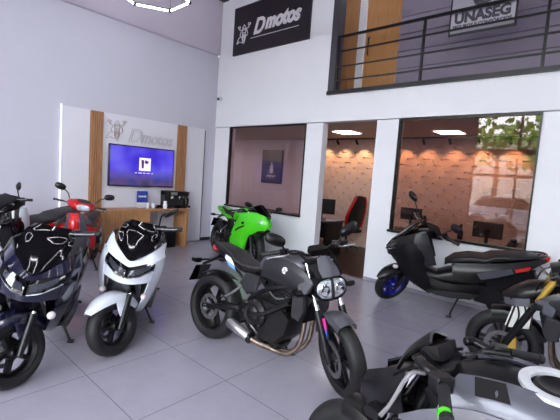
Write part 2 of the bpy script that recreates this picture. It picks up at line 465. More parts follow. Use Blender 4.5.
slats(2.825, 3.05, 'upright oak slat strip left of the television')
slats(4.60, 4.82, 'upright oak slat strip right of the television above the coffee machine')

tv = tag(empty('television', (PX, 3.825, 1.205)), 'flat television on the grey wall panel showing a purple blue screen', 'television')
MB().box((.045, 0, .39), (.05, 1.36, .78)).build('housing', M['gloss'], tv, bevel=.008)
def screen_mat():
    m = bpy.data.materials.new('purple blue screen'); m.use_nodes = True
    nt = m.node_tree; b = nt.nodes['Principled BSDF']; L = nt.links
    tc = nt.nodes.new('ShaderNodeTexCoord'); sx = nt.nodes.new('ShaderNodeSeparateXYZ'); L.new(tc.outputs['Object'], sx.inputs[0])
    nz = nt.nodes.new('ShaderNodeTexNoise'); nz.inputs['Scale'].default_value = 2.6; nz.inputs['Detail'].default_value = 1
    L.new(tc.outputs['Object'], nz.inputs['Vector'])
    r1 = nt.nodes.new('ShaderNodeValToRGB'); e = r1.color_ramp.elements
    e[0].position = .32; e[0].color = (*lin((60, 40, 215)), 1); e[1].position = .66; e[1].color = (*lin((110, 100, 240)), 1)
    n = e.new(.5); n.color = (*lin((88, 74, 235)), 1)
    L.new(nz.outputs['Fac'], r1.inputs[0])
    r2 = nt.nodes.new('ShaderNodeValToRGB'); e = r2.color_ramp.elements
    e[0].position = .36; e[0].color = (*lin((48, 58, 100)), 1); e[1].position = .72; e[1].color = (*lin((44, 60, 140)), 1)
    n = e.new(.55); n.color = (*lin((96, 72, 120)), 1)
    L.new(nz.outputs['Fac'], r2.inputs[0])
    mr = nt.nodes.new('ShaderNodeMapRange'); mr.inputs[1].default_value = .12; mr.inputs[2].default_value = .36
    L.new(sx.outputs['Z'], mr.inputs[0])
    mx = nt.nodes.new('ShaderNodeMix'); mx.data_type = 'RGBA'
    L.new(mr.outputs[0], mx.inputs[0]); L.new(r2.outputs[0], mx.inputs[6]); L.new(r1.outputs[0], mx.inputs[7])
    b.inputs['Base Color'].default_value = (.005, .005, .01, 1)
    L.new(mx.outputs[2], b.inputs['Emission Color']); b.inputs['Emission Strength'].default_value = .8
    b.inputs['Roughness'].default_value = .25
    return m
sc = MB().box((.071, 0, .39), (.004, 1.32, .735)).build('screen', screen_mat(), tv)
lg = MB().box((.0745, .03, .44), (.003, .24, .25)).build('screen_logo', emit('lit logo square', (215, 205, 245), .85), sc)
lb = MB()
lb.add([(.0765, -.04, .36), (.0765, .005, .36), (.0765, .01, .52), (.0765, -.05, .53)], [(0, 1, 2, 3)])
lb.add([(.0765, .02, .46), (.0765, .09, .45), (.0765, .11, .50), (.0765, .03, .53)], [(0, 1, 2, 3)])
lb.build('logo_print', emit('dark logo print', (70, 30, 70), .5), sc)
lb = MB()
for i, wd in enumerate((.05, .09, .06, .08, .04)):
    lb.box((.0745, -.15 + i * .085, .268), (.003, wd * .8, .014))
lb.build('screen_caption', emit('lit caption', (190, 185, 235), .8), sc)

# outlined logo fixed to the panel
s = tag(empty('wall_logo', (PX + .01, 3.11, 2.05)), 'see-through outlined D motos logo on the panel above the television', 'sign')
M['bronze'] = mat('bronze outline', (150, 122, 104), .5)
M['palebronze'] = mat('pale grey outline', (164, 156, 160), .5)
moto_icon(MB(), 0, 0, .38, .0045).build('sign_emblem', M['bronze'], s, mx=LEFTM(0, 0, .02))
text('sign_lettering', 'D', .36, LEFTM(.004, .40, .01), M['palebronze'], s, shear=.3, outline=True, bevel=.0035)
text('sign_lettering', 'motos', .33, LEFTM(.004, .67, .01), M['palebronze'], s, shear=.3, outline=True, bevel=.0035, sx=.80)

cnt = tag(empty('coffee_counter', (XL + .082, 2.95, 0)), 'oak coffee counter with a drawer cabinet at its left and an open right side', 'counter')
cx = .418
addslab(MB(), 0, cx, 0, 1.70, .755, .80).build('worktop', M['oak'], cnt, bevel=.004)
addslab(MB(), 0, cx - .02, .0, .84, .05, .755).build('cabinet_body', M['oak'], cnt)
addslab(MB(), .02, cx - .05, .02, .82, 0, .05).build('plinth', M['dgrey'], cnt)
for k in range(2):
    dd = addslab(MB(), cx - .02, cx, .004 + k * .42, .416 + k * .42, .06, .745).build('door', M['oak'], cnt, bevel=.003)
    addslab(MB(), cx - .001, cx + .003, .39 + k * .035, .396 + k * .035, .3, .5).build('handle', M['dgrey'], dd)
addslab(MB(), 0, cx, 1.645, 1.70, 0, .755).build('end_panel', M['oak'], cnt, bevel=.003)

CT = .80
cm = tag(empty('coffee_machine', (XL + .26, 4.45, CT)), 'dark grey and steel espresso machine on the right end of the oak counter', 'coffee machine')
addslab(MB(), -.16, .0, -.22, .22, .02, .34).build('body', M['dgrey'], cm, bevel=.01)
addslab(MB(), -.16, .15, -.22, .22, 0, .06).build('drip_tray', M['gloss'], cm, bevel=.008)
addslab(MB(), -.16, .14, -.22, .22, .25, .35).build('top_housing', M['engine'], cm, bevel=.012)
addslab(MB(), .14, .145, -.17, -.02, .27, .33).build('display', M['steel'], cm)
for y in (-.1, .08):
    g = MB().tube([(.08, y, .25), (.08, y, .19)], .035, 12, 1).build('brew_group', M['chrome'], cm)
    MB().tube([(.09, y, .2), (.19, y, .19)], .012, 8, 1).build('filter_handle', M['gloss'], g)
MB().tube([(.12, .18, .25), (.15, .19, .15), (.15, .19, .09)], .007, 6).build('steam_wand', M['chrome'], cm)
gr = tag(empty('coffee_grinder', (XL + .24, 4.765, CT)), 'small dark coffee grinder with a hopper beside the espresso machine', 'coffee grinder')
MB().vloft([(0, 0, .08, .075, 4), (.03, 0, .08, .075, 4), (.05, -.02, .055, .055, 3), (.2, -.02, .06, .06, 3)]).build('body', M['engine'], gr)
MB().vloft([(.2, -.02, .04, .04, 2), (.32, -.02, .075, .075, 2), (.33, -.02, .07, .07, 2)]).build('hopper', M['darklens'], gr)
for i, (y, x, h, lab) in enumerate(((3.84, .30, .10, 'white paper cup stack on the counter below the blue sign, taller of the two'), (3.96, .30, .085, 'white mug on the counter, right of the blue sign and left of the black tray'))):
    c = tag(empty('cup', (XL + x, y, CT)), lab, 'cup')
    MB().lathe([(0, .001), (0, .03), (h, .04), (h + .003, .038), (.01, .028), (.01, .001)], 20, Matrix.Rotation(R(90), 4, 'X')).build('bowl', M['white'], c)
    if i: MB().tube([(0, .036, .065), (0, .062, .06), (0, .06, .03), (0, .033, .025)], .005, 6).build('handle', M['white'], c)
    else: MB().lathe([(h, .041), (h + .012, .042), (h + .012, .001)], 20, Matrix.Rotation(R(90), 4, 'X')).build('rim_stack', M['white'], c)
t = tag(empty('serving_tray', (XL + .20, 4.10, CT)), 'small black tray with packets on the counter left of the espresso machine', 'tray')
MB().loft([(-.09, .012, .085, .012, .012, 6), (.09, .012, .085, .012, .012, 6)]).build('tray_base', M['gloss'], t, bevel=.003)
for k in range(3): MB().box((.0, -.05 + k * .05, .035), (.10, .035, .035), .1).build('packet', M['black'], t, bevel=.004)
c = tag(empty('milk_jug', (XL + .40, 4.16, CT)), 'small white and black milk jug left of the espresso machine', 'jug')
MB().vloft([(0, 0, .035, .035, 2), (.06, 0, .045, .045, 2), (.12, 0, .03, .03, 2), (.15, 0, .035, .035, 2)]).build('bowl', M['white'], c)
MB().tube([(0, .035, .13), (0, .075, .11), (0, .045, .04)], .007, 6).build('handle', M['black'], c)
b = tag(empty('counter_sign', (XL + .13, 3.815, CT)), 'small blue sign card standing on the counter under the television', 'sign')
MB().box((.0, 0, .21), (.008, .225, .225)).build('card', mat('blue printed card', (40, 62, 150), .4, var=.03), b)
MB().box((.0, 0, .05), (.006, .23, .1)).build('holder', M['panel'], b)
MB().box((.03, 0, .003), (.1, .2, .006)).build('foot', M['panel'], b)
lb = MB()
for k, wd in enumerate((.028, .03, .026, .03, .026)): lb.box((.006, -.068 + k * .034, .215), (.004, wd * .8, .034))
lb.build('print', M['signwhite'], b)
c = tag(empty('power_cable', (XL + .10, 4.18, .75)), 'thin white cable hanging from the counter against the panel', 'cable')
MB().tube([(0, 0, 0), (.01, .01, -.2), (0, -.01, -.45), (.02, .02, -.744)], .005, 6).build('cord', M['white'], c)
c = tag(empty('floor_bin', (XL + .28, 4.32, 0)), 'black bin standing in the open space under the oak counter', 'bin')
MB().vloft([(0, 0, .13, .15, 4), (.3, 0, .145, .165, 4), (.31, 0, .145, .165, 4)]).build('body', M['black'], c)
MB().vloft([(.31, 0, .15, .17, 4), (.35, 0, .15, .17, 4), (.37, 0, .12, .14, 4)]).build('lid', M['gloss'], c)

# ---------------------------------------------------------------- the office behind the glass
M['beige'] = mat('pinkish beige office paint', (208, 202, 208), .7, var=.015, scale=3)
M['block'] = mat('sandstone block cladding', (196, 170, 156), .8, var=.08, scale=6, bump=.1)
M['offceil'] = mat('office ceiling', (190, 170, 160), .8, var=.01)
YO = 8.3
struct('wall_office_back', slab(-10.2, XR, YO + .08, YO + .2, 0, 2.7), M['beige'])
struct('wall_office_left', slab(-10.3, -10.2, YB + .16, YO + .2, 0, 2.7), M['beige'])
struct('wall_office_right', slab(XR, XR + .1, YB + .16, YO + .2, 0, 2.7), M['beige'])
struct('wall_office_front', slab(-10.3, XL - .2, YB, YB + .16, 0, 2.7), M['beige'])
struct('ceiling_office', slab(-10.3, XR, YB + .16, YO + .2, 2.66, 2.78), M['offceil'])
b = MB(); bw, bh = .372, .128; nr = 21
for r in range(nr):
    off = (r * .124) % bw
    k = int((XR + 6.2) / bw) + 2
    for i in range(-1, k):
        x0 = max(-6.2, -6.2 + i * bw + off); x1 = min(XR, -6.2 + (i + 1) * bw + off)
        if x1 - x0 < .02 or x0 > 1.2: continue
        ya = YO + .08; d = ya - .045 - random.random() * .008
        z0 = r * bh; z1 = min(z0 + bh, 2.66); zs = z0 + .024
        addslab(b, x0, x1, d, ya, zs, z1)
        xn = min(x0 + .03, x1); xm = min(xn + .14, x1)
        if xn - x0 > .005: addslab(b, x0, xn, d, ya, z0, zs)
        if x1 - xm > .005: addslab(b, xm, x1, d, ya, z0, zs)
w = b.build('wall_office_cladding', M['block']); tag(w, kind='structure')
# track lights with warm spots
tl = tag(empty('track_light', (-4.4, YO - .36, 2.6)), 'black track with spotlights along the block wall seen through the door and the right window', 'track light')
MB().bar((-1.75, 0, 0), (5, 0, 0), .035, .03).build('track', M['black'], tl)
for x in (-1.45, -.92, -.39, .14, .67, 1.2, 1.73, 2.26, 2.79):
    hd = MB().tube([(x, 0, -.015), (x, 0, -.05)], .012, 8, 1).tube([(x, -.03, -.04), (x, .05, -.12)], .028, 12, 1).build('spot_head', M['black'], tl)
    MB().tube([(x, .05, -.12), (x, .052, -.122)], .024, 12, 1).build('spot_lens', emit('warm spot lens', (255, 200, 140), 6), hd)
    l = bpy.data.lights.new('spot', 'SPOT'); l.energy = 17; l.color = (1, .58, .30); l.spot_size = R(84); l.spot_blend = .7; l.shadow_soft_size = .03
    lo = bpy.data.objects.new('spot_light', l); COL.objects.link(lo); lo.location = (-4.4 + x, YO - .30, 2.47)
    lo.rotation_euler = (Vector((0, -.80, 1.0))).to_track_quat('Z', 'Y').to_euler()
for x, y, lab, pw in ((-4.58, 7.15, 'square lit ceiling panel in the office seen through the doorway', 9), (-2.55, 7.5, 'square lit ceiling panel in the office seen through the right window', 9), (-9.3, 6.7, 'added ceiling panel brightening the office, out of sight left of the left window', 34)):  # last panel is an unseen addition that brightens the office
    cl = tag(empty('ceiling_light', (x, y, 2.66)), lab, 'ceiling light')
    addslab(MB(), -.25, .25, -.25, .25, -.02, 0).build('frame', M['white'], cl)
    addslab(MB(), -.22, .22, -.22, .22, -.026, -.02).build('diffuser', emit('ceiling panel diffuser', (255, 252, 252), pw), cl)
# poster
p = tag(empty('poster', (-7.85, YO + .07, 1.38)), 'dark framed poster with an orange glow and a white figure on the office wall', 'poster')
MB().box((0, -.015, .49), (.82, .03, .98)).build('frame', M['black'], p)
def poster_mat():
    m = bpy.data.materials.new('dusk poster print'); m.use_nodes = True
    nt = m.node_tree; b = nt.nodes['Principled BSDF']; L = nt.links
    tc = nt.nodes.new('ShaderNodeTexCoord'); sx = nt.nodes.new('ShaderNodeSeparateXYZ'); L.new(tc.outputs['Object'], sx.inputs[0])
    rp = nt.nodes.new('ShaderNodeValToRGB'); e = rp.color_ramp.elements
    e[0].color = (*lin((44, 34, 60)), 1); e[1].color = (*lin((120, 80, 60)), 1); n = e.new(.55); n.color = (*lin((50, 38, 60)), 1)
    L.new(sx.outputs['Z'], rp.inputs[0]); L.new(rp.outputs[0], b.inputs['Base Color']); b.inputs['Roughness'].default_value = .4
    return m
po = MB().box((0, -.033, .49), (.76, .006, .92)).build('print', poster_mat(), p)
MB().prism([(-.05, .30), (.06, .30), (.07, .5), (.02, .56), (.03, .62), (-.03, .62), (-.02, .55), (-.06, .48)], -.037, -.041, .95, .001).build('printed_figure', M['signwhite'], p)
b = MB()
for k in range(6): b.box((-.17 + k * .065, -.039, .20 + .02 * (k % 2)), (.05, .004, .03), 0, .5)
b.build('printed_lettering', M['signwhite'], p)
def desk(x, y, wd, dp, label, rz=0):
    o = tag(empty('office_desk', (x, y, 0), (0, 0, rz)), label, 'desk')
    addslab(MB(), -wd / 2, wd / 2, -dp / 2, dp / 2, .71, .745).build('desk_top', M['dgrey'], o, bevel=.004)
    for sx in (-1, 1):
        addslab(MB(), sx * (wd / 2 - .05) - .02, sx * (wd / 2 - .05) + .02, -dp / 2 + .04, dp / 2 - .04, 0, .71).build('leg', M['black'], o)
    addslab(MB(), -wd / 2 + .08, wd / 2 - .08, dp / 2 - .1, dp / 2 - .08, .3, .7).build('modesty_panel', M['black'], o)
def monitor(x, y, z, rz, wd, label):
    o = tag(empty('monitor', (x, y, z), (0, 0, rz)), label, 'monitor')
    MB().box((0, 0, .28), (wd, .035, wd * .58)).build('housing', M['black'], o, bevel=.01)
    MB().box((0, -.0195, .285), (wd - .02, .004, wd * .58 - .025)).build('screen', M['gloss'], o)
    MB().tube([(0, .03, .0), (0, .04, .28)], .025, 8, 1).build('stand', M['black'], o)
    MB().vloft([(0, .0, .11, .09, 3), (.012, 0, .11, .09, 3)]).build('foot', M['black'], o)
desk(-5.1, 6.75, 1.4, .7, 'dark office desk seen through the doorway')
monitor(-4.80, 6.78, .747, R(200), .56, 'black monitor on the desk seen through the doorway')
kb = tag(empty('paper_stack', (-4.55, 6.85, .745)), 'white papers lying on the desk seen through the doorway', 'papers')
MB().box((0, 0, .006), (.21, .3, .012), .3).build('sheet', M['white'], kb); MB().box((.01, .01, .016), (.21, .3, .006), .1).build('sheet', M['white'], kb)
desk(-1.75, 6.35, 1.9, .7, 'dark office desk behind the right window')
monitor(-1.43, 6.25, .745, R(185), .40, 'black monitor on the desk behind the right window, nearer the window right edge')
monitor(-2.75, 6.6, .82, R(200), .36, 'black monitor behind the left edge of the right window')
o = tag(empty('side_cabinet', (-2.85, 6.6, 0)), 'low dark cabinet behind the left edge of the right window', 'cabinet')
addslab(MB(), -.28, .14, -.2, .2, 0, .8).build('body', M['dgrey'], o); addslab(MB(), -.3, .16, -.22, .22, .8, .82).build('top', M['dgrey'], o)
o = tag(empty('bottle', (-1.78, 6.18, .745)), 'slim dark bottle on the desk behind the right window', 'bottle')
MB().vloft([(0, 0, .04, .04, 2), (.2, 0, .04, .04, 2), (.26, 0, .016, .016, 2), (.3, 0, .016, .016, 2)]).build('body', M['gloss'], o)
MB().vloft([(.3, 0, .018, .018, 2), (.325, 0, .018, .018, 2)]).build('cap', M['black'], o)
o = tag(empty('desk_phone', (-1.12, 6.2, .745)), 'dark desk telephone right of the monitor behind the right window', 'telephone')
MB().prism([(-.09, 0), (.09, 0), (.09, .15), (.02, .2)], -.08, .08).build('base', M['dgrey'], o)
MB().tube([(.06, -.06, .17), (.08, -.06, .19), (.06, .02, .19), (.04, .08, .17)], .02, 8).build('handset', M['black'], o)

def office_chair(x, y, rz, label, accent):
    o = tag(empty('office_chair', (x, y, 0), (0, 0, rz)), label, 'chair')
    MB().loft([(-.25, .47, .23, .04, .05, 4), (0, .46, .25, .04, .05, 4), (.25, .48, .24, .03, .05, 4)]).build('seat', M['seat'], o, bevel=.01)
    MB().patch([[(-.22, -.2, .52), (-.25, 0, .52), (-.22, .2, .52)], [(-.25, -.25, .8), (-.30, 0, .8), (-.25, .25, .8)], [(-.33, -.2, 1.05), (-.36, 0, 1.05), (-.33, .2, 1.05)], [(-.38, -.13, 1.26), (-.40, 0, 1.28), (-.38, .13, 1.26)]], .08).build('backrest', M['seat'], o)
    for sy in (-1, 1):
        MB().tube([(-.2, sy * .22, .55), (-.235, sy * .255, .8), (-.32, sy * .205, 1.05), (-.37, sy * .13, 1.25)], .035, 8).build('bolster', M[accent], o)
        MB().tube([(-.08, sy * .27, .48), (-.08, sy * .29, .66), (.12, sy * .29, .67)], .025, 8, 1).build('armrest', M['black'], o)
    MB().tube([(0, 0, .42), (0, 0, .1)], .03, 10, 1).build('gas_column', M['black'], o)
    for k in range(5):
        a = R(72 * k); g = MB().tube([(0, 0, .11), (.28 * math.cos(a), .28 * math.sin(a), .07)], [.03, .02], 8, 1).build('base_leg', M['black'], o)
        MB().ball((.28 * math.cos(a), .28 * math.sin(a), .03), .03, n=6).build('caster', M['gloss'], g)
office_chair(-4.72, 7.72, R(165), 'black and red high backed office chair behind the desk in the doorway', 'red')

# ---------------------------------------------------------------- shop front and street behind the camera, seen in the window reflection
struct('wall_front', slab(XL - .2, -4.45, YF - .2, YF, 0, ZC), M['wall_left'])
b = MB()
for x in (-4.42, -2.95, -1.45, .05, 1.55, 3.3): addslab(b, x - .035, x + .035, YF - .1, YF, 0, ZC)
addslab(b, -4.45, XR, YF - .1, YF, 2.95, 3.15)
addslab(b, -4.45, XR, YF - .12, YF, 4.9, ZC)
f = struct('window_3', b, M['dgrey'])
b = MB(); addslab(b, -4.45, XR, YF - .08, YF, 2.13, 2.24)
b.build('window_rail', mat('red brown rail', (120, 66, 52), .5), f)
struct('ground', slab(-40, 30, -40, YF - .1, -.15, -.05), mat('street asphalt', (96, 94, 98), .9, var=.08, scale=2))
M['leaf'] = mat('tree foliage', (120, 150, 70), .8, var=.5, scale=4)
M['bark'] = mat('tree bark', (92, 74, 60), .9, var=.2)
def tree(x, y, h, label):
    o = tag(empty('street_tree', (x, y, -.05)), label, 'tree')
    MB().tube([(0, 0, 0), (.1, .05, h * .4), (0, .1, h * .75)], [.16, .12, .06], 8).build('trunk', M['bark'], o)
    rnd = random.Random(int(x * 10)); c = MB()
    for k in range(420):
        a, e, q = rnd.random() * 6.28, rnd.uniform(-1, 1), rnd.random() ** .4 * h * .33
        p = Vector((math.cos(a) * q, math.sin(a) * q, e * q * .8 + h * .75)); s = .16 + rnd.random() * .14
        n = Vector((rnd.uniform(-1, 1), rnd.uniform(-1, 1), rnd.uniform(-1, 1))).normalized(); u = n.orthogonal().normalized() * s; v = n.cross(u).normalized() * s * .6
        c.add([p - u, p + v, p + u, p - v], [(0, 1, 2, 3)])
    c.build('crown', M['leaf'], o)
for x, y, h, l in ((-5.2, -11.5, 5.6, 'left'), (-2.3, -14.5, 6.2, 'middle'), (2.2, -13.0, 6.3, 'right')):
    tree(x, y, h, 'green street tree outside, reflected in the right window, ' + l + ' of three')
def car(x, y, rz, m, label):
    o = tag(empty('parked_car', (x, y, -.05), (0, 0, rz)), label, 'car')
    MB().prism([(-2.0, .3), (2.0, .3), (2.1, .55), (2.0, .8), (1.2, .95), (-1.9, 1.0), (-2.05, .7)], -.85, .85, .95, .1).build('body', M[m], o)
    MB().prism([(-1.7, .95), (1.2, .93), (.5, 1.42), (-1.2, 1.45)], -.75, .75, .9, .15).build('cabin', M['gloss'], o)
    for sx in (-1.3, 1.35):
        for sy in (-.8, .8): MB().lathe([(-.1, .001), (-.1, .28), (-.07, .32), (.07, .32), (.1, .28), (.1, .001)], 20, Matrix.Translation((sx, sy, .32))).build('wheel', M['rubber'], o)
car(-3.4, -8.0, R(5), 'white', 'white parked car on the street outside')
car(-8.3, -8.2, R(2), 'silver', 'silver parked car on the street outside, left of the white one')
car(1.4, -8.3, R(178), 'red', 'red parked car on the street outside')
b = MB(); addslab(b, -30, 20, -24, -22, 0, 6)
struct('wall_street', b, mat('pale street building', (205, 196, 186), .8))

# ---------------------------------------------------------------- vehicles: local x forward, y left, z up, front axle above the origin
def steer_matrix(rake, trail, delta):
    a = Vector((-math.sin(rake), 0, math.cos(rake))); p = Vector((trail, 0, 0))
    return Matrix.Translation(p) @ Matrix.Rotation(delta, 4, a) @ Matrix.Translation(-p), a
def wheel(root, name, x, R_, w, rr, rim, ns, S, discs=(), K=None, discr=.14, twin=True, sw=.022):
    T = S @ Matrix.Translation((x, 0, R_))
    b = MB(); rw = w * .42
    b.lathe([(-rw, rr + .012), (-rw, rr - .004), (-rw * .75, rr - .018), (-rw * .3, rr - .032), (rw * .3, rr - .032), (rw * .75, rr - .018), (rw, rr - .004), (rw, rr + .012), (rw * .7, rr + .002), (-rw * .7, rr + .002)], 40, closed=True)
    b.lathe([(-.055, .001), (-.055, .03), (-.03, .045), (.03, .045), (.055, .03), (.055, .001)], 20)
    for i in range(ns):
        a = 2 * math.pi * i / ns
        for s in ((-1, 1) if twin else (0,)):
            a2 = a + s * .13; c, d = math.cos(a), math.sin(a)
            b.bar((math.cos(a + s * .25) * .04, 0, math.sin(a + s * .25) * .04), (math.cos(a2) * (rr - .02), 0, math.sin(a2) * (rr - .02)), sw, sw * 1.3, (0, 1, 0))
    o = b.build(name, rim, root, T)
    h = R_ - rr; hw = w / 2
    prof = [(-.40 * w, rr), (-.48 * w, rr + .2 * h), (-hw, rr + .42 * h), (-.47 * w, rr + .62 * h), (-.38 * w, rr + .80 * h), (-.22 * w, rr + .94 * h), (-.1 * w, R_ - .002), (-.004, R_), (.004, R_), (.1 * w, R_ - .002), (.22 * w, rr + .94 * h), (.38 * w, rr + .80 * h), (.47 * w, rr + .62 * h), (hw, rr + .42 * h), (.48 * w, rr + .2 * h), (.40 * w, rr)]
    MB().lathe(prof, 56, closed=True).build('tire', M['rubber'], o, T)
    for y in discs:
        g = MB(); g.lathe([(y - .003, discr * .72), (y - .003, discr), (y + .003, discr), (y + .003, discr * .72)], 32, closed=True)
        for i in range(5):
            a = 2 * math.pi * i / 5; g.bar((.03 * math.cos(a), y * .8, .03 * math.sin(a)), (discr * .76 * math.cos(a + .35), y, discr * .76 * math.sin(a + .35)), .016, .005, (0, 1, 0))
        g.build('brake_disc', M['alloy'], o, T)
    return o
def mirror(root, base, elbow, head, S, sy, w=.09, h=.05, tilt=0, name='mirror', glassdir=-1):
    o = MB().tube([base, elbow, head], .0075, 8).build(name, M['black'], root, S)
    mm = Matrix.Translation(head) @ Matrix.Rotation(tilt * sy, 4, 'X')
    b = MB(); pr = []
    for x, k in ((-.012, .85), (-.004, 1), (.012, .92), (.026, .6), (.032, .2)):
        pr.append([mm @ Vector((x, w * k * math.copysign(abs(math.cos(t)) ** .8, math.cos(t)), h * k * math.copysign(abs(math.sin(t)) ** .8, math.sin(t)))) for t in [2 * math.pi * j / 16 for j in range(16)]])
    b.rings(pr).build('mirror_housing', M['black'], o, S)
    b = MB(); b.rings([[mm @ Vector((xx, w * .8 * math.cos(t), h * .78 * math.sin(t))) for t in [2 * math.pi * j / 16 for j in range(16)]] for xx in (-.0135, -.0125)])
    b.build('mirror_glass', M['mirror'], o, S)
    return o
def settle(root):
    # stand the vehicle on the floor: lowest tyre point at z = 0
    bpy.context.view_layer.update()
    z = min((o.matrix_world @ v.co).z for o in root.children_recursive if o.type == 'MESH' and o.name.startswith('tire') for v in o.data.vertices)
    root.location.z -= z
    bpy.context.view_layer.update()
def stand_foot(root, hinge, x, y, lean, name='side_stand'):
    z = -y * math.tan(lean) + .012
    o = MB().tube([hinge, ((hinge[0] + x) / 2, (hinge[1] + y) / 2, (hinge[2] + z) / 2), (x, y, z)], .011, 8).build(name, M['satin'], root)
    MB().box((x + .015, y + .005, z - .004), (.075, .04, .008)).build('stand_foot', M['satin'], o)

def naked(name, label, loc, heading, lean, delta, P):
    root = tag(empty(name, (loc[0], loc[1], 0), (lean, 0, heading)), label, 'motorcycle')
    S, ax = steer_matrix(R(24.8), .09, delta)
    I = Matrix.Identity(4)
    g = lambda k, d=None: M[P.get(k, d)]
    fa = Vector((0, 0, .30))
    wheel(root, 'front_wheel', 0, .30, .12, .215, g('wheel', 'satin'), P.get('ns', 5), S, (-.075, .075))
    wheel(root, 'rear_wheel', -1.40, .315, .18, .215, g('wheel', 'satin'), P.get('ns', 5), I, (-.085,), discr=.12)
    # front end
    for sy in (-1, 1):
        lo = Vector((0, sy * .105, .30)); up = lambda t: lo + ax * t
        o = MB().tube([up(-.03), up(.05), up(P.get('sl', .36))], [.022, .029, .029], 12, 1).build('fork_leg', g('slider', 'satin'), root, S)
        MB().tube([up(P.get('sl', .36) - .01), up(.74)], P.get('tube_r', .0215), 12, 1).build('fork_tube', g('forktube', 'chrome'), o, S)
        MB().prism([(-.11, .30), (-.04, .29), (-.03, .40), (-.10, .43)], sy * .075, sy * .115).build('brake_caliper', g('caliper', 'satin'), o, S)
    # fender
    def fend(a0, a1, r, hw, y0=0.): 
        rows = []
        for i in range(6):
            a = R(a0 + (a1 - a0) * i / 5)
            rows.append([(r0 * math.cos(a), y, .30 + r0 * math.sin(a)) for y, r0 in ((-hw, r - .055), (-hw * .85, r - .01), (0, r + .006), (hw * .85, r - .01), (hw, r - .055))])
        return MB().patch(rows, .008, 2)
    fo = fend(P.get('fa0', 66), 158, .325, .07).build('front_fender', g('fender', 'grey'), root, S)
    for sy in (-1, 1):
        MB().prism([(-.01, .44), (-.10, .44), (-.17, .56), (-.12, .60), (-.03, .57)], sy * .074, sy * .088, .95, .003).build('fender_bracket', g('bracket', 'black'), fo, S)
    if P.get('sticker'):
        MB().prism([(-.035, .505), (-.125, .495), (-.145, .555), (-.055, .60)], -.0885, -.0905, .97, .0005).build('pink_sticker', mat('pink sticker', (235, 50, 160), .4), fo, S)
        MB().prism([(-.04, .425), (-.11, .43), (-.125, .495), (-.035, .505)], -.0885, -.0905, .97, .0005).build('blue_sticker', mat('blue sticker', (45, 120, 240), .4), fo, S)
    # triple clamps and bars
    for t, nm in ((.50, 'lower_clamp'), (.735, 'upper_clamp')):
        c = Vector((0, 0, .30)) + ax * t
        MB().prism([(-.03, -.13), (.035, -.13), (.045, 0), (.035, .13), (-.03, .13), (-.075, .05), (-.075, -.05)], -.016, .016).build(nm, M['satin'], root, S @ Matrix.Translation(c) @ Matrix.Rotation(-R(24.8), 4, 'Y') @ Matrix.Rotation(R(90), 4, 'X'))
    bz = P.get('barz', 1.0); lo_ = P.get('lever_open', .05); ld_ = P.get('lever_drop', 0)
    MB().tube([(-.53, -.37, bz + .02), (-.42, -.20, bz + .045), (-.38, -.06, bz), (-.38, .06, bz), (-.42, .20, bz + .045), (-.53, .37, bz + .02)], .0125, 8).build('handlebar', M['satin'], root, S)
    for sy in (-1, 1):
        MB().tube([(-.462, sy * .262, bz + .038), (-.53, sy * .372, bz + .02)], [.019, .0175], 12, 1).tube([(-.53, sy * .372, bz + .02), (-.54, sy * .39, bz + .017)], .02, 12, 1).build('grip', M['rubber'], root, S)
        MB().box((-.44, sy * .232, bz + .04), (.055, .06, .05), sy * R(-32)).tube([(-.435, sy * .20, bz + .035), (-.36, sy * .2, bz + .05), (-.33, sy * .17, bz + .05)], .02, 8).build('switch_cluster', M['black'], root, S, bevel=.006)
        MB().tube([(-.375, sy * .215, bz + .035), (-.38 + lo_ * .3, sy * .26, bz + .03), (-.435 + lo_ * .8, sy * .35, bz + .022 - ld_ * .7), (-.452 + lo_, sy * .395, bz + .018 - ld_)], [.010, .009, .007, .009], 8, 3, flat=.7).build('lever', g('lever', 'steel') if sy > 0 or 'lever' not in P else M['black'], root, S)
        if P.get('mirrors', True):
            mirror(root, (-.41, sy * .235, bz + .05), (-.385, sy * .275, bz + .12), (-.37, sy * .325, bz + .165), S, sy, .092, .046, R(28))
    MB().tube([(-.34, .12, bz + .02), (-.22, .13, bz - .06), (-.2, .09, bz - .2), (-.3, .05, bz - .3)], .007, 6).build('cable', M['black'], root, S)
    MB().tube([(-.34, -.14, bz + .03), (-.21, -.12, bz - .05), (-.16, -.10, bz - .3), (-.12, -.1, bz - .55)], .007, 6).build('brake_hose', M['black'], root, S)
    o = MB().prism([(-.36, bz + .03), (-.28, bz + .01), (-.265, bz + .06), (-.34, bz + .085)], -.07, .07, .85, .02).build('instrument_cluster', M['black'], root, S)
    # headlight
    hz = P.get('hz', .80)
    if P.get('headlight', True):
        H = S @ Matrix.Translation((-.13, 0, hz))
        MB().rings([[(x, k * w_ * math.copysign(abs(math.cos(t)) ** .75, math.cos(t)), k * h_ * math.copysign(abs(math.sin(t)) ** .75, math.sin(t)) + dz) for t in [2 * math.pi * j / 20 for j in range(20)]] for x, k, w_, h_, dz in ((-.13, .5, .11, .09, .03), (-.09, 1, .13, .10, .01), (-.02, 1, .142, .108, 0), (.025, 1, .132, .096, -.003))]).build('headlight', M['black'], root, H)
        hl = root.children[-1]
        MB().rings([[(x, k * .122 * math.copysign(abs(math.cos(t)) ** .75, math.cos(t)), k * .080 * math.copysign(abs(math.sin(t)) ** .7, math.sin(t)) - .005 - (.018 * abs(math.cos(t)) if math.sin(t) < 0 else 0) * -1) for t in [2 * math.pi * j / 20 for j in range(20)]] for x, k in ((.022, 1), (.034, .97), (.046, .8), (.052, .4))]).build('headlight_lens', g('hlens', 'lens'), hl, H)
        MB().prism([(.03, -.10), (.058, -.07), (.058, .03), (.04, .09), (.03, .09)], -.012, .012).build('lens_divider', M['dgrey'], hl, H)
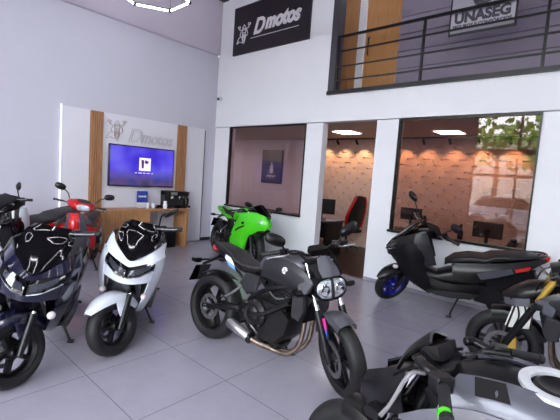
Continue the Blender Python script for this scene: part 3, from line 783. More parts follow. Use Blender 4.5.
        for sy in (-1, 1):
            MB().lathe([(0, .001), (0, .030), (.012, .040), (.016, .036), (.006, .001)], 20, Matrix.Translation((.040, sy * .062, .0)) @ Matrix.Rotation(R(-90), 4, 'Z') @ Matrix.Diagonal((1, 1, 1.15, 1))).build('reflector', M['chrome'], hl, H)
        MB().prism([(-.08, .07), (.03, .085), (.0, .115), (-.12, .17), (-.15, .12)], -.115, .115, .8, .03).build('headlight_cowl', g('cowl', 'black'), root, H)
        MB().patch([[(.035, -.07, .09), (.05, 0, .095), (.035, .07, .09)], [(-.02, -.075, .14), (0, 0, .155), (-.02, .075, .14)], [(-.09, -.05, .205), (-.075, 0, .225), (-.09, .05, .205)]], .006).build('flyscreen', g('flyscreen', 'grey'), root, H)
    for sy in (-1, 1):
        o = MB().tube([(-.22, sy * .10, .77), (-.21, sy * .2, .77)], .011, 8, 1).build('turn_signal', M['black'], root, S)
        MB().prism([(-.25, -.018), (-.19, -.022), (-.17, 0), (-.19, .022), (-.25, .018)], sy * .19, sy * .25).build('signal_lens', g('signal', 'black'), o, S @ Matrix.Translation((0, 0, .77)))
    # tank
    MB().loft([(-.33, .86, .06, .05, .05, 2.2), (-.37, .87, .10, .09, .07, 2.3), (-.45, .88, .15, .105, .10, 2.4), (-.57, .885, .172, .105, .12, 2.5), (-.69, .875, .158, .10, .12, 2.5), (-.80, .845, .115, .075, .10, 2.4), (-.88, .81, .085, .04, .06, 2.2)], 24).build('fuel_tank', g('tank', 'grey'), root, sub=1)
    tk = root.children[-1]
    T2 = Matrix.Translation((-.545, 0, .988)) @ Matrix.Rotation(R(90), 4, 'X')
    MB().lathe([(0, .001), (0, .058), (-.01, .064), (.006, .066), (.012, .055), (.008, .045), (.008, .001)], 28, Matrix.Translation((P.get('capx', -.545), 0, .985)) @ Matrix.Rotation(R(90), 4, 'X')).build('fuel_cap', g('cap', 'black'), tk)
    for sy in (-1, 1):
        MB().patch([[(-.24, sy * .185, .815), (-.33, sy * .19, .88), (-.46, sy * .178, .925), (-.62, sy * .170, .92), (-.74, sy * .15, .88)],
                    [(-.25, sy * .195, .79), (-.36, sy * .205, .835), (-.5, sy * .197, .87), (-.64, sy * .185, .86), (-.75, sy * .155, .83)],
                    [(-.33, sy * .19, .745), (-.42, sy * .20, .775), (-.53, sy * .195, .80), (-.65, sy * .18, .80), (-.76, sy * .15, .785)],
                    [(-.37, sy * .165, .715), (-.45, sy * .175, .73), (-.55, sy * .17, .745), (-.66, sy * .16, .75), (-.78, sy * .135, .745)]], .012, flip=sy > 0).build('tank_cover', g('cover', 'dgrey'), root)
        tc_ = root.children[-1]
        if P.get('badge'):
            MB().lathe([(0, .001), (0, .027), (.006 * sy, .027), (.006 * sy, .001)], 20, Matrix.Translation((-.49, sy * .207, .85))).build('round_badge', M['signwhite'], tc_)
            for k in range(3):
                a = R(90 + 120 * k); MB().bar((-.49, sy * .2145, .85), (-.49 + .02 * math.cos(a), sy * .2145, .85 + .02 * math.sin(a)), .004, .003, (0, 1, 0)).build('badge_mark', M['black'], tc_)
        MB().prism([(-.215, .80), (-.30, .835), (-.36, .76), (-.34, .69), (-.27, .71)], sy * .17, sy * .212, .85, .012).build('intake_cover', g('intake', 'dgrey'), root)
        MB().prism([(-.40, .665), (-.29, .70), (-.275, .57), (-.31, .49), (-.39, .51)], sy * .150, sy * .20, .85, .012).build('radiator_shroud', M['dgrey'], root)
        MB().prism([(-.78, .73), (-.93, .74), (-1.0, .64), (-.90, .56), (-.80, .60)], sy * .125, sy * .165, .85, .012).build('side_cover', g('sidecover', 'dgrey'), root)
    # frame
    fr = MB()
    for sy in (-1, 1):
        fr.tube([(-.30, sy * .04, .86), (-.42, sy * .125, .75), (-.66, sy * .15, .66), (-.86, sy * .14, .53), (-.90, sy * .12, .38)], .022, 8)
        fr.tube([(-.34, sy * .05, .74), (-.55, sy * .14, .60), (-.68, sy * .15, .655)], .015, 8)
        fr.tube([(-.72, sy * .12, .70), (-1.0, sy * .10, .76), (-1.40, sy * .07, .84)], .014, 8)
        fr.tube([(-.86, sy * .12, .56), (-1.05, sy * .10, .70), (-1.3, sy * .08, .80)], .012, 8)
    fr.tube([(-.24, 0, .70), (-.33, 0, .90)], .035, 12, 1).build('frame', g('frame', 'satin'), root)
    sw = MB()
    for sy in (-1, 1):
        sw.tube([(-.87, sy * .10, .40), (-1.1, sy * .125, .40), (-1.30, sy * .118, .345), (-1.44, sy * .115, .315)], [.03, .032, .026, .028], 8)
    sw.tube([(-.98, -.12, .40), (-.98, .12, .40)], .03, 8, 1).build('swingarm', g('swing', 'satin'), root)
    MB().tube([(-1.40, -.14, .315), (-1.40, -.128, .315)], .028, 14, 1).tube([(-1.40, .128, .315), (-1.40, .14, .315)], .028, 14, 1).build('axle_nut', M['steel'], root)
    MB().prism([(-.86, .455), (-1.40, .39), (-1.40, .375), (-.86, .44)], .088, .10, .99, .002).prism([(-.86, .36), (-1.40, .255), (-1.40, .24), (-.86, .345)], .088, .10, .99, .002).build('drive_chain', M['engine'], root)
    MB().tube([(-.86, 0, .44), (-.98, 0, .56), (-1.02, 0, .68)], .02, 8, 1).build('rear_shock', M['satin'], root)
    # engine
    e = MB().prism([(-.44, .34), (-.42, .47), (-.54, .56), (-.80, .57), (-.93, .48), (-.91, .33), (-.80, .24), (-.55, .23)], -.155, .155, .93, .03)
    e.prism([(-.52, .235), (-.80, .235), (-.76, .175), (-.56, .175)], -.09, .09).build('crankcase', g('engine', 'engine'), root)
    cy = MB(); d = Vector((.26, 0, .96)).normalized(); c0 = Vector((-.575, 0, .55))
    for k in range(7):
        q = c0 + d * (.022 * k); cy.bar(q - d * .005, q + d * .007, .20, .29, (0, 1, 0))
    cy.bar(c0, c0 + d * .15, .16, .25, (0, 1, 0)); cy.bar(c0 + d * .15, c0 + d * .22, .20, .30, (0, 1, 0)).build('cylinder_block', g('engine', 'engine'), root, bevel=.004)
    for sy in (-1, 1):
        cc = Matrix.Translation((-.77, sy * .15, .43)) if sy < 0 else Matrix.Translation((-.66, sy * .15, .40))
        o = MB().lathe([(0, .125 if sy < 0 else .1), (sy * .03, .118 if sy < 0 else .094), (sy * .05, .09 if sy < 0 else .07), (sy * .055, .085 if sy < 0 else .06), (sy * .05, .06), (sy * .06, .045), (sy * .06, .001)], 28, cc).build('engine_cover', g('ecover', 'engine'), root)
        b = MB()
        for k in range(8):
            a = 2 * math.pi * k / 8; r = .112 if sy < 0 else .088; b.tube([(r * math.cos(a), sy * .02, r * math.sin(a)), (r * math.cos(a), sy * .042, r * math.sin(a))], .009, 6, 1)
        b.build('cover_bolts', M['alloy'], o, cc)
    MB().tube([(-.77, -.215, .43), (-.66, -.21, .46), (-.53, -.18, .54), (-.44, -.165, .60)], .016, 8).build('coolant_hose', M['engine'], root)
    MB().prism([(-.245, .69), (-.305, .70), (-.365, .50), (-.30, .48)], -.155, .155, .97, .01).build('radiator', M['black'], root)
    # exhaust
    for sy in (-1, 1):
        MB().tube([(-.44, sy * .055, .60), (-.35, sy * .06, .54), (-.34, sy * .06, .40), (-.37, sy * .06, .26), (-.46, sy * .05 - .02, .175), (-.58, -.06 + sy * .02, .165), (-.66, -.11, .185)], .0205, 10, 5).build('header_pipe', g('pipe', 'pipe'), root)
    if P.get('muffler', True):
        m_ = MB().tube([(-.62, -.09, .178), (-.70, -.15, .20), (-.78, -.195, .232)], [.03, .026, .024], 10).build('link_pipe', g('pipe', 'pipe'), root)
        d = Vector((-.97, -.05, .27)).normalized(); a = Vector((-.76, -.195, .232))
        o = MB().tube([a, a + d * .02, a + d * .24, a + d * .26], [.034, .044, .046, .036], 18, 1).build('muffler', g('mufmat', 'steel'), root)
        MB().tube([a - d * .012, a + d * .012], .047, 18, 1).build('muffler_clamp', M['satin'], o)
        MB().tube([a + d * .255, a + d * .275], [.028, .026], 14, 1).build('muffler_tip', M['black'], o)
    # seats and tail
    MB().loft([(-.80, .80, .085, .015, .03, 3), (-.88, .785, .125, .025, .05, 3), (-1.0, .785, .14, .025, .05, 3), (-1.12, .81, .135, .03, .05, 3), (-1.18, .855, .12, .03, .05, 3), (-1.30, .89, .105, .025, .04, 3), (-1.40, .915, .085, .018, .03, 3), (-1.44, .922, .05, .008, .012, 3)], 16).build('seat', M['seat'], root)
    MB().loft([(-.86, .74, .115, .03, .05, 3), (-1.05, .765, .115, .02, .05, 3), (-1.25, .83, .098, .02, .05, 3), (-1.38, .875, .08, .02, .045, 3), (-1.48, .91, .045, .01, .03, 3)], 16).build('tail_cover', g('tail', 'black'), root)
    tl_ = root.children[-1]
    if P.get('tailsticker'):
        for sy in (-1, 1):
            MB().prism([(-1.12, .755), (-1.25, .80), (-1.25, .845), (-1.16, .815)], sy * .108, sy * .113, .96, .001).build('white_graphic', M['signwhite'], tl_)
            MB().prism([(-1.10, .72), (-1.2, .755), (-1.24, .795), (-1.12, .752)], sy * .108, sy * .114, .96, .001).build('blue_graphic', mat('light blue sticker', (90, 150, 225), .4), tl_)
    MB().prism([(-1.43, .85), (-1.505, .89), (-1.505, .86), (-1.45, .835)], -.045, .045).build('tail_light', M['redlens'], root)
    if P.get('plate', True):
        o = MB().tube([(-1.40, 0, .80), (-1.52, 0, .74), (-1.64, 0, .68)], [.05, .032, .028], 8, flat=.5).build('plate_holder', M['black'], root)
        MB().bar((-1.645, 0, .665), (-1.72, 0, .50), .20, .006, (1, 0, 0)).build('license_plate', M['gloss'], o)
        for sy in (-1, 1):
            q = MB().tube([(-1.56, 0, .735), (-1.57, sy * .16, .735)], .01, 8, 1).build('rear_turn_signal', M['black'], root)
            MB().prism([(-1.61, .715), (-1.54, .712), (-1.53, .735), (-1.54, .758), (-1.61, .753)], sy * .13, sy * .20).build('signal_lens', M['black'], q)
    rows = []
    for i in range(5):
        a = R(60 + 60 * i / 4); rows.append([(-1.40 + .345 * math.cos(a), y, .315 + (.345 - abs(y) * .35) * math.sin(a)) for y in (-.085, 0, .085)])
    MB().patch(rows, .008, 2).build('rear_hugger', M['black'], root)
    for sy in (-1, 1):
        o = MB().prism([(-.80, .46), (-.90, .52), (-.95, .40), (-.88, .33), (-.80, .38)], sy * .165, sy * .185, .9, .004).tube([(-.83, sy * .18, .36), (-.83, sy * .27, .355)], .013, 8, 1).build('footpeg', M['satin'], root)
        MB().tube([(-.80, sy * .19, .35), (-.70, sy * .20, .30), (-.66, sy * .22, .30)], .008, 6).build('foot_lever', M['alloy'], o)
        MB().tube([(-.98, sy * .12, .62), (-1.10, sy * .17, .50), (-1.12, sy * .23, .50)], .011, 8, 2).build('passenger_peg', M['alloy'], root)
    stand_foot(root, (-.80, .15, .27), -.66, .27, lean)
    return root, S

def scooter(name, label, loc, heading, lean, delta, P):
    root = tag(empty(name, (loc[0], loc[1], 0), (lean, 0, heading)), label, 'scooter')
    k = P.get('scale', 1.0); ks = P.get('tall', 1.0)
    K = Matrix.Diagonal((k, k, k, 1))
    S0, ax = steer_matrix(R(26.5), .10, delta)
    S = K @ S0
    g = lambda a, d=None: M[P.get(a, d)]
    bc, tr = g('body', 'white'), M['black']
    B = lambda mb, nm, m, par=root, mx=K, **kw: mb.build(nm, m, par, mx, **kw)
    wheel(root, 'front_wheel', 0, .245, .115, .165, g('wheel', 'satin'), 5, S, (-.07,), discr=.11, twin=P.get('twin', False), sw=.03)
    wheel(root, 'rear_wheel', -1.34, .255, .13, .165, g('wheel', 'satin'), 5, K, (-.08,), discr=.11, twin=P.get('twin', False), sw=.03)
    for sy in (-1, 1):
        lo = Vector((0, sy * .088, .245)); up = lambda t: lo + ax * t
        o = MB().tube([up(-.02), up(.05), up(.27)], [.02, .026, .026], 12, 1).build('fork_leg', M['satin'], root, S)
        MB().tube([up(.26), up(.46)], .0165, 12, 1).build('fork_tube', M['chrome'], o, S)
    MB().prism([(.02, .30), (-.05, .34), (-.1, .30), (-.04, .24)], -.095, -.06).build('brake_caliper', M['engine'], root, S)
    # front mudguard: pointed beak over the wheel
    rows = []
    for a, r, w_, dp in ((34, .295, .030, .02), (48, .285, .060, .04), (65, .280, .075, .06), (95, .280, .078, .075), (125, .278, .075, .085), (150, .275, .066, .06)):
        a = R(a); c, s = math.cos(a), math.sin(a)
        rows.append([((r + q) * c, y * w_, .245 + (r + q) * s) for y, q in ((-1, -dp), (-.85, -.008), (0, .012), (.85, -.008), (1, -dp))])
    fo = MB().patch(rows, .007, 2).build('front_fender', g('fender', 'white'), root, S)
    for sy in (-1, 1):
        MB().prism([(.02, .46), (-.11, .46), (-.09, .36), (-.03, .30), (.0, .36)], sy * .076, sy * .088, .92, .003).build('fender_side', g('fender', 'white'), fo, S)
    # front bodywork
    mk = lambda rows: [[(x, y, z) for x, y, z in r] for r in rows]
    def sym(rows): return [[(x, -y, z) for x, y, z in reversed(r[1:] if abs(r[0][1]) < 1e-6 else r)] + list(r) for r in rows]
    A_ = [(.03, 0, .825), (-.02, .075, .86), (-.10, .165, .925), (-.235, .232, .985)]
    B_ = [(.06, 0, .785), (.03, .09, .812), (-.05, .195, .845), (-.225, .258, .865)]
    C_ = [(.10, 0, .695), (.07, .09, .712), (-.02, .195, .765), (-.205, .266, .76)]
    D_ = [(.085, 0, .645), (.055, .09, .65), (-.03, .185, .66), (-.22, .256, .63)]
    B(MB().patch(sym([A_, B_]), .012), 'front_cowl', g('cowl', P.get('body', 'white')))
    fc = root.children[-1]
    B(MB().patch(sym([C_, D_]), .012), 'chin_cowl', bc)
    for sy in (-1, 1):
        f = lambda r: [(x, sy * y, z) for x, y, z in r]
        B(MB().patch([f([(-.05, .195, .845), (-.13, .235, .862), (-.225, .258, .865), (-.30, .245, .90)]), f([(-.02, .195, .765), (-.10, .238, .768), (-.205, .266, .76), (-.32, .25, .78)]), f([(-.03, .185, .66), (-.11, .225, .65), (-.22, .256, .63), (-.36, .235, .65)]),
                      f([(-.10, .165, .50), (-.17, .20, .49), (-.25, .222, .48), (-.40, .21, .52)]), f([(-.21, .135, .36), (-.27, .165, .345), (-.34, .187, .33), (-.46, .185, .38)]), f([(-.35, .11, .27), (-.40, .135, .255), (-.46, .155, .245), (-.56, .165, .28)])], .012), 'leg_shield', g('shield', P.get('body', 'white')))
        B(MB().patch([f([(-.235, .232, .985), (-.30, .235, .98), (-.36, .21, 1.0)]), f([(-.225, .258, .865), (-.32, .25, .88), (-.40, .22, .90)]), f([(-.33, .25, .76), (-.38, .24, .76), (-.45, .21, .78)]), f([(-.38, .225, .6), (-.42, .21, .6), (-.50, .19, .62)])], .012), 'inner_shield', g('inner', 'dgrey'))
        # headlight half
        B(MB().patch([f([(.066, .008, .783), (.036, .09, .810), (-.012, .15, .828), (-.045, .19, .842)]), f([(.094, .008, .735), (.062, .09, .758), (.012, .155, .788), (-.035, .20, .81)]), f([(.100, .008, .698), (.076, .09, .714), (.028, .15, .745), (-.02, .195, .768)])], .01), 'headlight', M['gloss'])
        hl = root.children[-1]
        B(MB().patch([f([(.083, .028, .762), (.058, .09, .785), (-.005, .165, .822)]), f([(.106, .02, .722), (.083, .09, .738), (.012, .168, .785)])], .008), 'headlight_lens', g('hlens', 'darklens'), hl)
        B(MB().tube(f([(.112, .012, .700), (.086, .09, .717), (.034, .152, .748), (-.012, .198, .775)]), .0045, 6), 'running_light', M['lens'], hl)
        B(MB().ball((-.035, sy * .17, .53), .036, (1, .8, .8), 10), 'turn_signal', M['signal'])
    # dark core behind the shields
    B(MB().vloft([(.26, -.46, .10, .10, 3), (.40, -.34, .13, .14, 3), (.56, -.22, .13, .165, 3), (.70, -.14, .16, .17, 3), (.80, -.15, .17, .17, 3), (.93, -.24, .13, .16, 3), (1.0, -.32, .08, .13, 3)]), 'inner_cowl', M['black'])
    B(MB().vloft([(.30, -.30, .05, .10, 3), (.45, -.20, .05, .13, 3), (.60, -.05, .06, .13, 3), (.66, .0, .06, .12, 3)]), 'radiator_grille', M['gloss'])
    # windscreen
    z2 = lambda z: z if z < .95 else .95 + (z - .95) * ks
    ws = [[(.045, 0, .83), (-.005, .075, .865), (-.09, .155, .93)], [(-.07, 0, .935), (-.10, .10, .955), (-.165, .172, .99)], [(-.19, 0, z2(1.04)), (-.21, .115, z2(1.05)), (-.255, .168, z2(1.065))], [(-.31, 0, z2(1.11)), (-.325, .10, z2(1.11)), (-.345, .135, z2(1.10))]]
    B(MB().patch(sym(ws), .006), 'windshield', g('screen', 'gloss'))
    # dash, bar, controls
    B(MB().loft([(-.42, 1.0, .10, .03, .05, 3), (-.36, 1.02, .12, .045, .06, 3), (-.26, 1.0, .10, .04, .05, 3)]), 'instrument_cluster', M['black'])
    MB().loft([(-.50, 1.0, .05, .03, .04, 3), (-.44, 1.01, .14, .035, .05, 3), (-.38, 1.0, .15, .03, .05, 3)]).build('handlebar_cover', M['black'], root, S)
    MB().tube([(-.49, -.36, 1.015), (-.43, -.2, 1.03), (-.42, 0, 1.0), (-.43, .2, 1.03), (-.49, .36, 1.015)], .0125, 8).build('handlebar', M['satin'], root, S)
    for sy in (-1, 1):
        MB().tube([(-.443, sy * .235, 1.026), (-.49, sy * .36, 1.015), (-.496, sy * .378, 1.013)], [.02, .018, .021], 12, 1).build('grip', M['rubber'], root, S)
        MB().box((-.435, sy * .205, 1.03), (.06, .07, .055), sy * R(-20)).build('switch_cluster', M['black'], root, S, bevel=.008)
        MB().tube([(-.38, sy * .2, 1.035), (-.375, sy * .25, 1.03), (-.42, sy * .34, 1.02), (-.435, sy * .375, 1.02)], [.010, .009, .007, .009], 8, 3, flat=.7).build('lever', M['steel'], root, S)
        if sy in P.get('mirrors', (-1, 1)): mirror(root, (-.40, sy * .20, 1.05), (-.37, sy * .27, 1.15), (-.36, sy * .39, P.get('mz', 1.19)), S, sy, .085, P.get('mh', .05), R(P.get('mt', 12)))
    # tunnel, floorboards, body
    B(MB().loft([(-.36, .42, .15, .14, .16, 4), (-.52, .40, .14, .10, .15, 4), (-.70, .44, .15, .13, .18, 4), (-.86, .52, .17, .20, .24, 4)]), 'center_tunnel', M['black'])
    for sy in (-1, 1):
        f = lambda r: [(x, sy * y, z) for x, y, z in r]
        B(MB().prism([(-.42, .30), (-.52, .265), (-.90, .27), (-.98, .33), (-.90, .345), (-.54, .325)], sy * .13, sy * .245, .95, .012), 'floorboard', M['dgrey'])
        B(MB().patch([f([(-.44, .19, .45), (-.60, .20, .42), (-.80, .21, .43), (-.98, .21, .46)]), f([(-.46, .20, .36), (-.62, .215, .34), (-.82, .22, .35), (-1.0, .215, .40)]), f([(-.50, .18, .26), (-.64, .19, .24), (-.82, .20, .25), (-.98, .19, .31)])], .012), 'lower_side_panel', g('lower', 'black'))
        B(MB().patch([f([(-.70, .14, .66), (-.95, .17, .70), (-1.2, .17, .74), (-1.45, .14, .79), (-1.63, .08, .83)]), f([(-.68, .18, .56), (-.94, .215, .60), (-1.2, .21, .66), (-1.45, .17, .72), (-1.62, .10, .79)]), f([(-.74, .19, .46), (-.96, .215, .48), (-1.2, .20, .57), (-1.42, .16, .66), (-1.58, .09, .75)])], .012), 'side_panel', g('side', 'white'))
        sp = root.children[-1]
        if P.get('badge_panel'):
            B(MB().patch([f([(-.93, .240, .60), (-1.10, .240, .65), (-1.27, .222, .70)]), f([(-.98, .242, .53), (-1.14, .238, .585), (-1.30, .215, .645)])], .004), 'silver_graphic', M['silver'], sp)
        if P.get('badge_panel'):
            B(MB().prism([(-1.30, .69), (-1.46, .74), (-1.45, .70), (-1.32, .655)], sy * .17, sy * .205, .9, .008), 'rear_reflector', M['redlens'], sp)
            B(MB().prism([(-.98, .56), (-1.52, .70), (-1.56, .60), (-1.40, .45), (-1.05, .38)], sy * .10, sy * .185, .9, .03), 'rear_side_cover', M['black'])
        B(MB().prism([(-1.56, .80), (-1.66, .85), (-1.65, .80), (-1.60, .76)], sy * .015, sy * .09, .9, .01), 'tail_light', M['redlens'])
        B(MB().tube([(-1.24, sy * .16, .79), (-1.45, sy * .145, .825), (-1.60, sy * .09, .85), (-1.63, sy * .02, .855)], .012, 8), 'grab_rail', M['satin'])
        o = B(MB().tube([(-1.36, sy * .13, .30), (-1.30, sy * .14, .62)], .014, 8, 1), 'rear_shock', M['chrome'])
        B(MB().tube([(-1.355, sy * .13, .34), (-1.31, sy * .14, .56)], .028, 10, 1), 'shock_spring', M['satin'], o)
        B(MB().tube([(-.92, sy * .18, .33), (-.95, sy * .26, .33)], .012, 8, 1), 'passenger_peg', M['satin'])
    B(MB().loft([(-.60, .64, .06, .02, .05, 3), (-.70, .70, .13, .03, .06, 3), (-.86, .735, .165, .03, .06, 3), (-1.02, .735, .17, .03, .06, 3), (-1.10, .775, .165, .03, .06, 3), (-1.3, .805, .145, .03, .06, 3), (-1.48, .83, .11, .025, .05, 3), (-1.55, .835, .06, .012, .03, 3)]), 'seat', M['seat'])
    B(MB().loft([(-.68, .56, .12, .10, .14, 3), (-.9, .60, .18, .09, .16, 3), (-1.2, .66, .17, .08, .12, 3), (-1.45, .74, .13, .06, .08, 3), (-1.62, .80, .07, .03, .04, 3)]), 'body_core', M['black'])
    B(MB().prism([(-.86, .36), (-1.0, .44), (-1.30, .40), (-1.42, .32), (-1.40, .22), (-1.2, .20), (-.95, .24)], .085, .19, .92, .025), 'drive_case', M['engine'])
    B(MB().prism([(-.80, .40), (-.95, .46), (-1.1, .40), (-1.1, .26), (-.9, .22)], -.12, .10, .92, .03), 'engine', M['engine'])
    o = B(MB().tube([(-1.0, -.15, .30), (-1.12, -.17, .32), (-1.48, -.18, .40), (-1.54, -.18, .415)], [.04, .06, .065, .05], 14), 'muffler', M['black'])
    B(MB().prism([(-1.12, .36), (-1.45, .44), (-1.45, .39), (-1.14, .31)], -.235, -.245, .95, .003), 'heat_shield', M['steel'], o)
    rows = [[(-1.34 + r * math.cos(R(a)), y, .255 + r * math.sin(R(a))) for y, r in ((-.07, .28), (0, .30), (.07, .28))] for a in (70, 100, 130, 155)]
    B(MB().patch(rows, .008, 2), 'rear_fender', M['black'])
    o = B(MB().patch([[(-1.56, -.05, .74), (-1.56, .05, .74)], [(-1.72, -.06, .58), (-1.72, .06, .58)], [(-1.80, -.05, .42), (-1.80, .05, .42)]], .01, 2), 'plate_holder', M['black'])
    B(MB().bar((-1.715, 0, .62), (-1.785, 0, .46), .19, .006, (1, 0, 0)), 'license_plate', M['gloss'], o)
    # side stand under the floorboard
    y = .27 * k; z = -y * math.tan(lean) + .008; x = -.70 * k
    o = MB().tube([(-.78 * k, .14 * k, .22 * k), (x - .02, y - .05, z + .06), (x, y, z)], .011, 8).build('side_stand', M['satin'], root)
    MB().box((x + .01, y + .01, z - .002), (.07, .05, .008)).build('stand_foot', M['satin'], o)
    settle(root)
    return root, S

def underbone(name, label, loc, heading, lean, delta):
    root = tag(empty(name, (loc[0], loc[1], 0), (lean, 0, heading)), label, 'motorcycle')
    S, ax = steer_matrix(R(26.5), .08, delta); I = Matrix.Identity(4)
    wheel(root, 'front_wheel', 0, .285, .08, .225, M['satin'], 6, S, (-.06,), discr=.11, twin=False, sw=.022)
    wheel(root, 'rear_wheel', -1.26, .265, .095, .19, M['satin'], 6, I, (), twin=False, sw=.022)
    for sy in (-1, 1):
        lo = Vector((0, sy * .075, .285)); up = lambda t: lo + ax * t
        o = MB().tube([up(-.02), up(.28)], .023, 10, 1).build('fork_leg', M['satin'], root, S)
        MB().tube([up(.27), up(.5)], .015, 10, 1).build('fork_tube', M['chrome'], o, S)
    rows = [[(r * math.cos(R(a)), y, .285 + r * math.sin(R(a))) for y, r in ((-.055, .29), (-.045, .32), (0, .335), (.045, .32), (.055, .29))] for a in (25, 50, 80, 110, 140, 165)]
    MB().patch(rows, .007, 2).build('front_fender', M['red'], root, S)
    # handlebar cowl with headlight
    H = S @ Matrix.Translation((-.31, 0, 1.0))
    MB().loft([(-.10, .0, .10, .05, .06, 2.6), (-.03, .01, .19, .075, .07, 2.4), (.05, .0, .17, .085, .08, 2.4), (.11, -.01, .10, .06, .06, 2.4)], 20).build('handlebar_cowl', M['red'], root, H)
    hc = root.children[-1]
    MB().loft([(.07, -.02, .10, .05, .045, 2.4), (.118, -.02, .085, .045, .042, 2.4), (.128, -.02, .05, .03, .03, 2.4)], 20).build('headlight', M['lens'], hc, H)
    MB().patch([[(.09, -.08, .045), (.115, 0, .05), (.09, .08, .045)], [(.03, -.09, .08), (.05, 0, .09), (.03, .09, .08)]], .008).build('cowl_visor', M['dgrey'], hc, H)
    MB().tube([(-.40, -.33, 1.0), (-.34, -.18, 1.0), (-.33, 0, .99), (-.34, .18, 1.0), (-.40, .33, 1.0)], .0115, 8).build('handlebar', M['satin'], root, S)
    for sy in (-1, 1):
        MB().tube([(-.357, sy * .22, 1.0), (-.40, sy * .33, 1.0), (-.406, sy * .345, 1.0)], [.018, .016, .02], 10, 1).build('grip', M['rubber'], root, S)
        MB().tube([(-.29, sy * .19, 1.0), (-.30, sy * .26, .995), (-.34, sy * .34, .99)], .006, 6).build('lever', M['steel'], root, S)
        mirror(root, (-.33, sy * .17, 1.06), (-.31, sy * .22, 1.14), (-.30, sy * .325, 1.2), S, sy, .072, .045, R(12))
    # leg shield
    f = lambda r: [(x, -y, z) for x, y, z in reversed(r[1:])] + list(r)
    MB().patch([f([(-.17, 0, .90), (-.19, .06, .90), (-.24, .12, .88)]), f([(-.10, 0, .80), (-.15, .08, .80), (-.27, .17, .78)]), f([(-.09, 0, .68), (-.16, .085, .68), (-.32, .225, .66)]), f([(-.16, 0, .54), (-.22, .085, .54), (-.37, .235, .50)]), f([(-.26, 0, .42), (-.30, .08, .40), (-.43, .21, .36)])], .012).build('leg_shield', M['red'], root)
    ls = root.children[-1]
    for sy in (-1, 1):
        MB().patch([[(-.175, sy * .055, .895), (-.215, sy * .09, .885)], [(-.125, sy * .07, .80), (-.19, sy * .115, .795)], [(-.13, sy * .075, .68), (-.215, sy * .14, .675)], [(-.195, sy * .08, .55), (-.265, sy * .135, .545)]], -.016).build('silver_trim', M['silver'], ls)
        MB().patch([[(-.20, sy * .11, .85), (-.25, sy * .20, .80), (-.32, sy * .25, .76)], [(-.18, sy * .12, .77), (-.25, sy * .22, .72), (-.34, sy * .27, .68)]], .02).build('turn_signal', M['dgrey'], root)
    MB().loft([(-.34, .50, .05, .12, .06, 3), (-.55, .44, .055, .06, .06, 3), (-.72, .48, .09, .10, .08, 3)]).build('center_tunnel', M['red'], root)
    MB().loft([(-.55, .68, .06, .02, .04, 3), (-.68, .74, .12, .03, .05, 3), (-.95, .765, .13, .03, .05, 3), (-1.25, .79, .11, .03, .05, 3), (-1.38, .79, .06, .015, .03, 3)]).build('seat', M['seat'], root)
    for sy in (-1, 1):
        MB().patch([[(-.62, sy * .10, .68), (-.95, sy * .13, .70), (-1.3, sy * .10, .75), (-1.5, sy * .04, .78)], [(-.68, sy * .13, .52), (-.95, sy * .15, .58), (-1.3, sy * .12, .66), (-1.48, sy * .05, .74)]], .012).build('side_panel', M['red'], root)
        MB().tube([(-1.15, sy * .13, .66), (-1.22, sy * .125, .30)], .022, 8, 1).build('rear_shock', M['chrome'], root)
    MB().prism([(-.38, .40), (-.70, .42), (-.78, .30), (-.70, .20), (-.45, .22)], -.12, .12, .92, .03).build('engine', M['engine'], root)
    MB().tube([(-.45, -.1, .25), (-.7, -.13, .2), (-.95, -.14, .24), (-1.45, -.16, .36)], [.018, .02, .045, .045], 10).build('muffler', M['satin'], root)
    MB().bar((-.75, .10, .30), (-1.26, .10, .265), .03, .05).bar((-.75, -.10, .30), (-1.26, -.10, .265), .03, .05).build('swingarm', M['satin'], root)
    MB().tube([(-1.36, -.12, .80), (-1.5, -.08, .83), (-1.5, .08, .83), (-1.36, .12, .80)], .012, 8).build('grab_rail', M['satin'], root)
    MB().tube([(-.24, 0, .92), (-.12, 0, .62)], .03, 8, 1).build('steering_column', M['black'], root)
    stand_foot(root, (-.62, .12, .24), -.58, .22, lean)
    settle(root)
    return root

mt, S_ = naked('naked_motorcycle', 'dark grey naked motorcycle with a bright headlight and silver muffler standing alone in mid floor', (-1.42, 2.40), R(4), -.11, R(-35),
    dict(sticker=True, badge=True, tailsticker=True, tank='grey', cover='cover', intake='grey'))
settle(mt)
scooter('motor_scooter', 'white motor scooter with a black windshield, between the dark blue scooter and the grey motorcycle', (-3.10, 1.42), R(-36), -.2, R(-42), dict(body='white', fender='white', side='white', mirrors=(1,), mh=.02, mt=22, mz=1.17))
scooter('motor_scooter', 'dark blue motor scooter with a black windshield, nearest at the left edge', (-3.07, .69), R(-30), -.2, R(-42), dict(mirrors=(), body='navy', fender='navy', side='navy', wheel='satin'))
scooter('motor_scooter', 'white, black and red motor scooter half hidden behind the dark blue one', (-6.05, 1.07), R(-58), -.15, R(-38), dict(body='white', cowl='gloss', shield='gloss', inner='white', mirrors=(1,), fender='white', side='red', screen='smoke'))
scooter('maxi_scooter', 'black maxi scooter with blue wheels parked along the wall under the right window', (-2.24, 4.95), R(202), -.12, R(45), dict(body='black', fender='black', side='black', lower='black', wheel='bluerim', scale=1.055, tall=1.25, screen='smoke', badge_panel=True, twin=True, mz=1.27))
underbone('underbone_motorcycle', 'red underbone motorcycle with black mirrors in front of the oak counter', (-5.42, 1.93), R(-35), -.01, R(29))

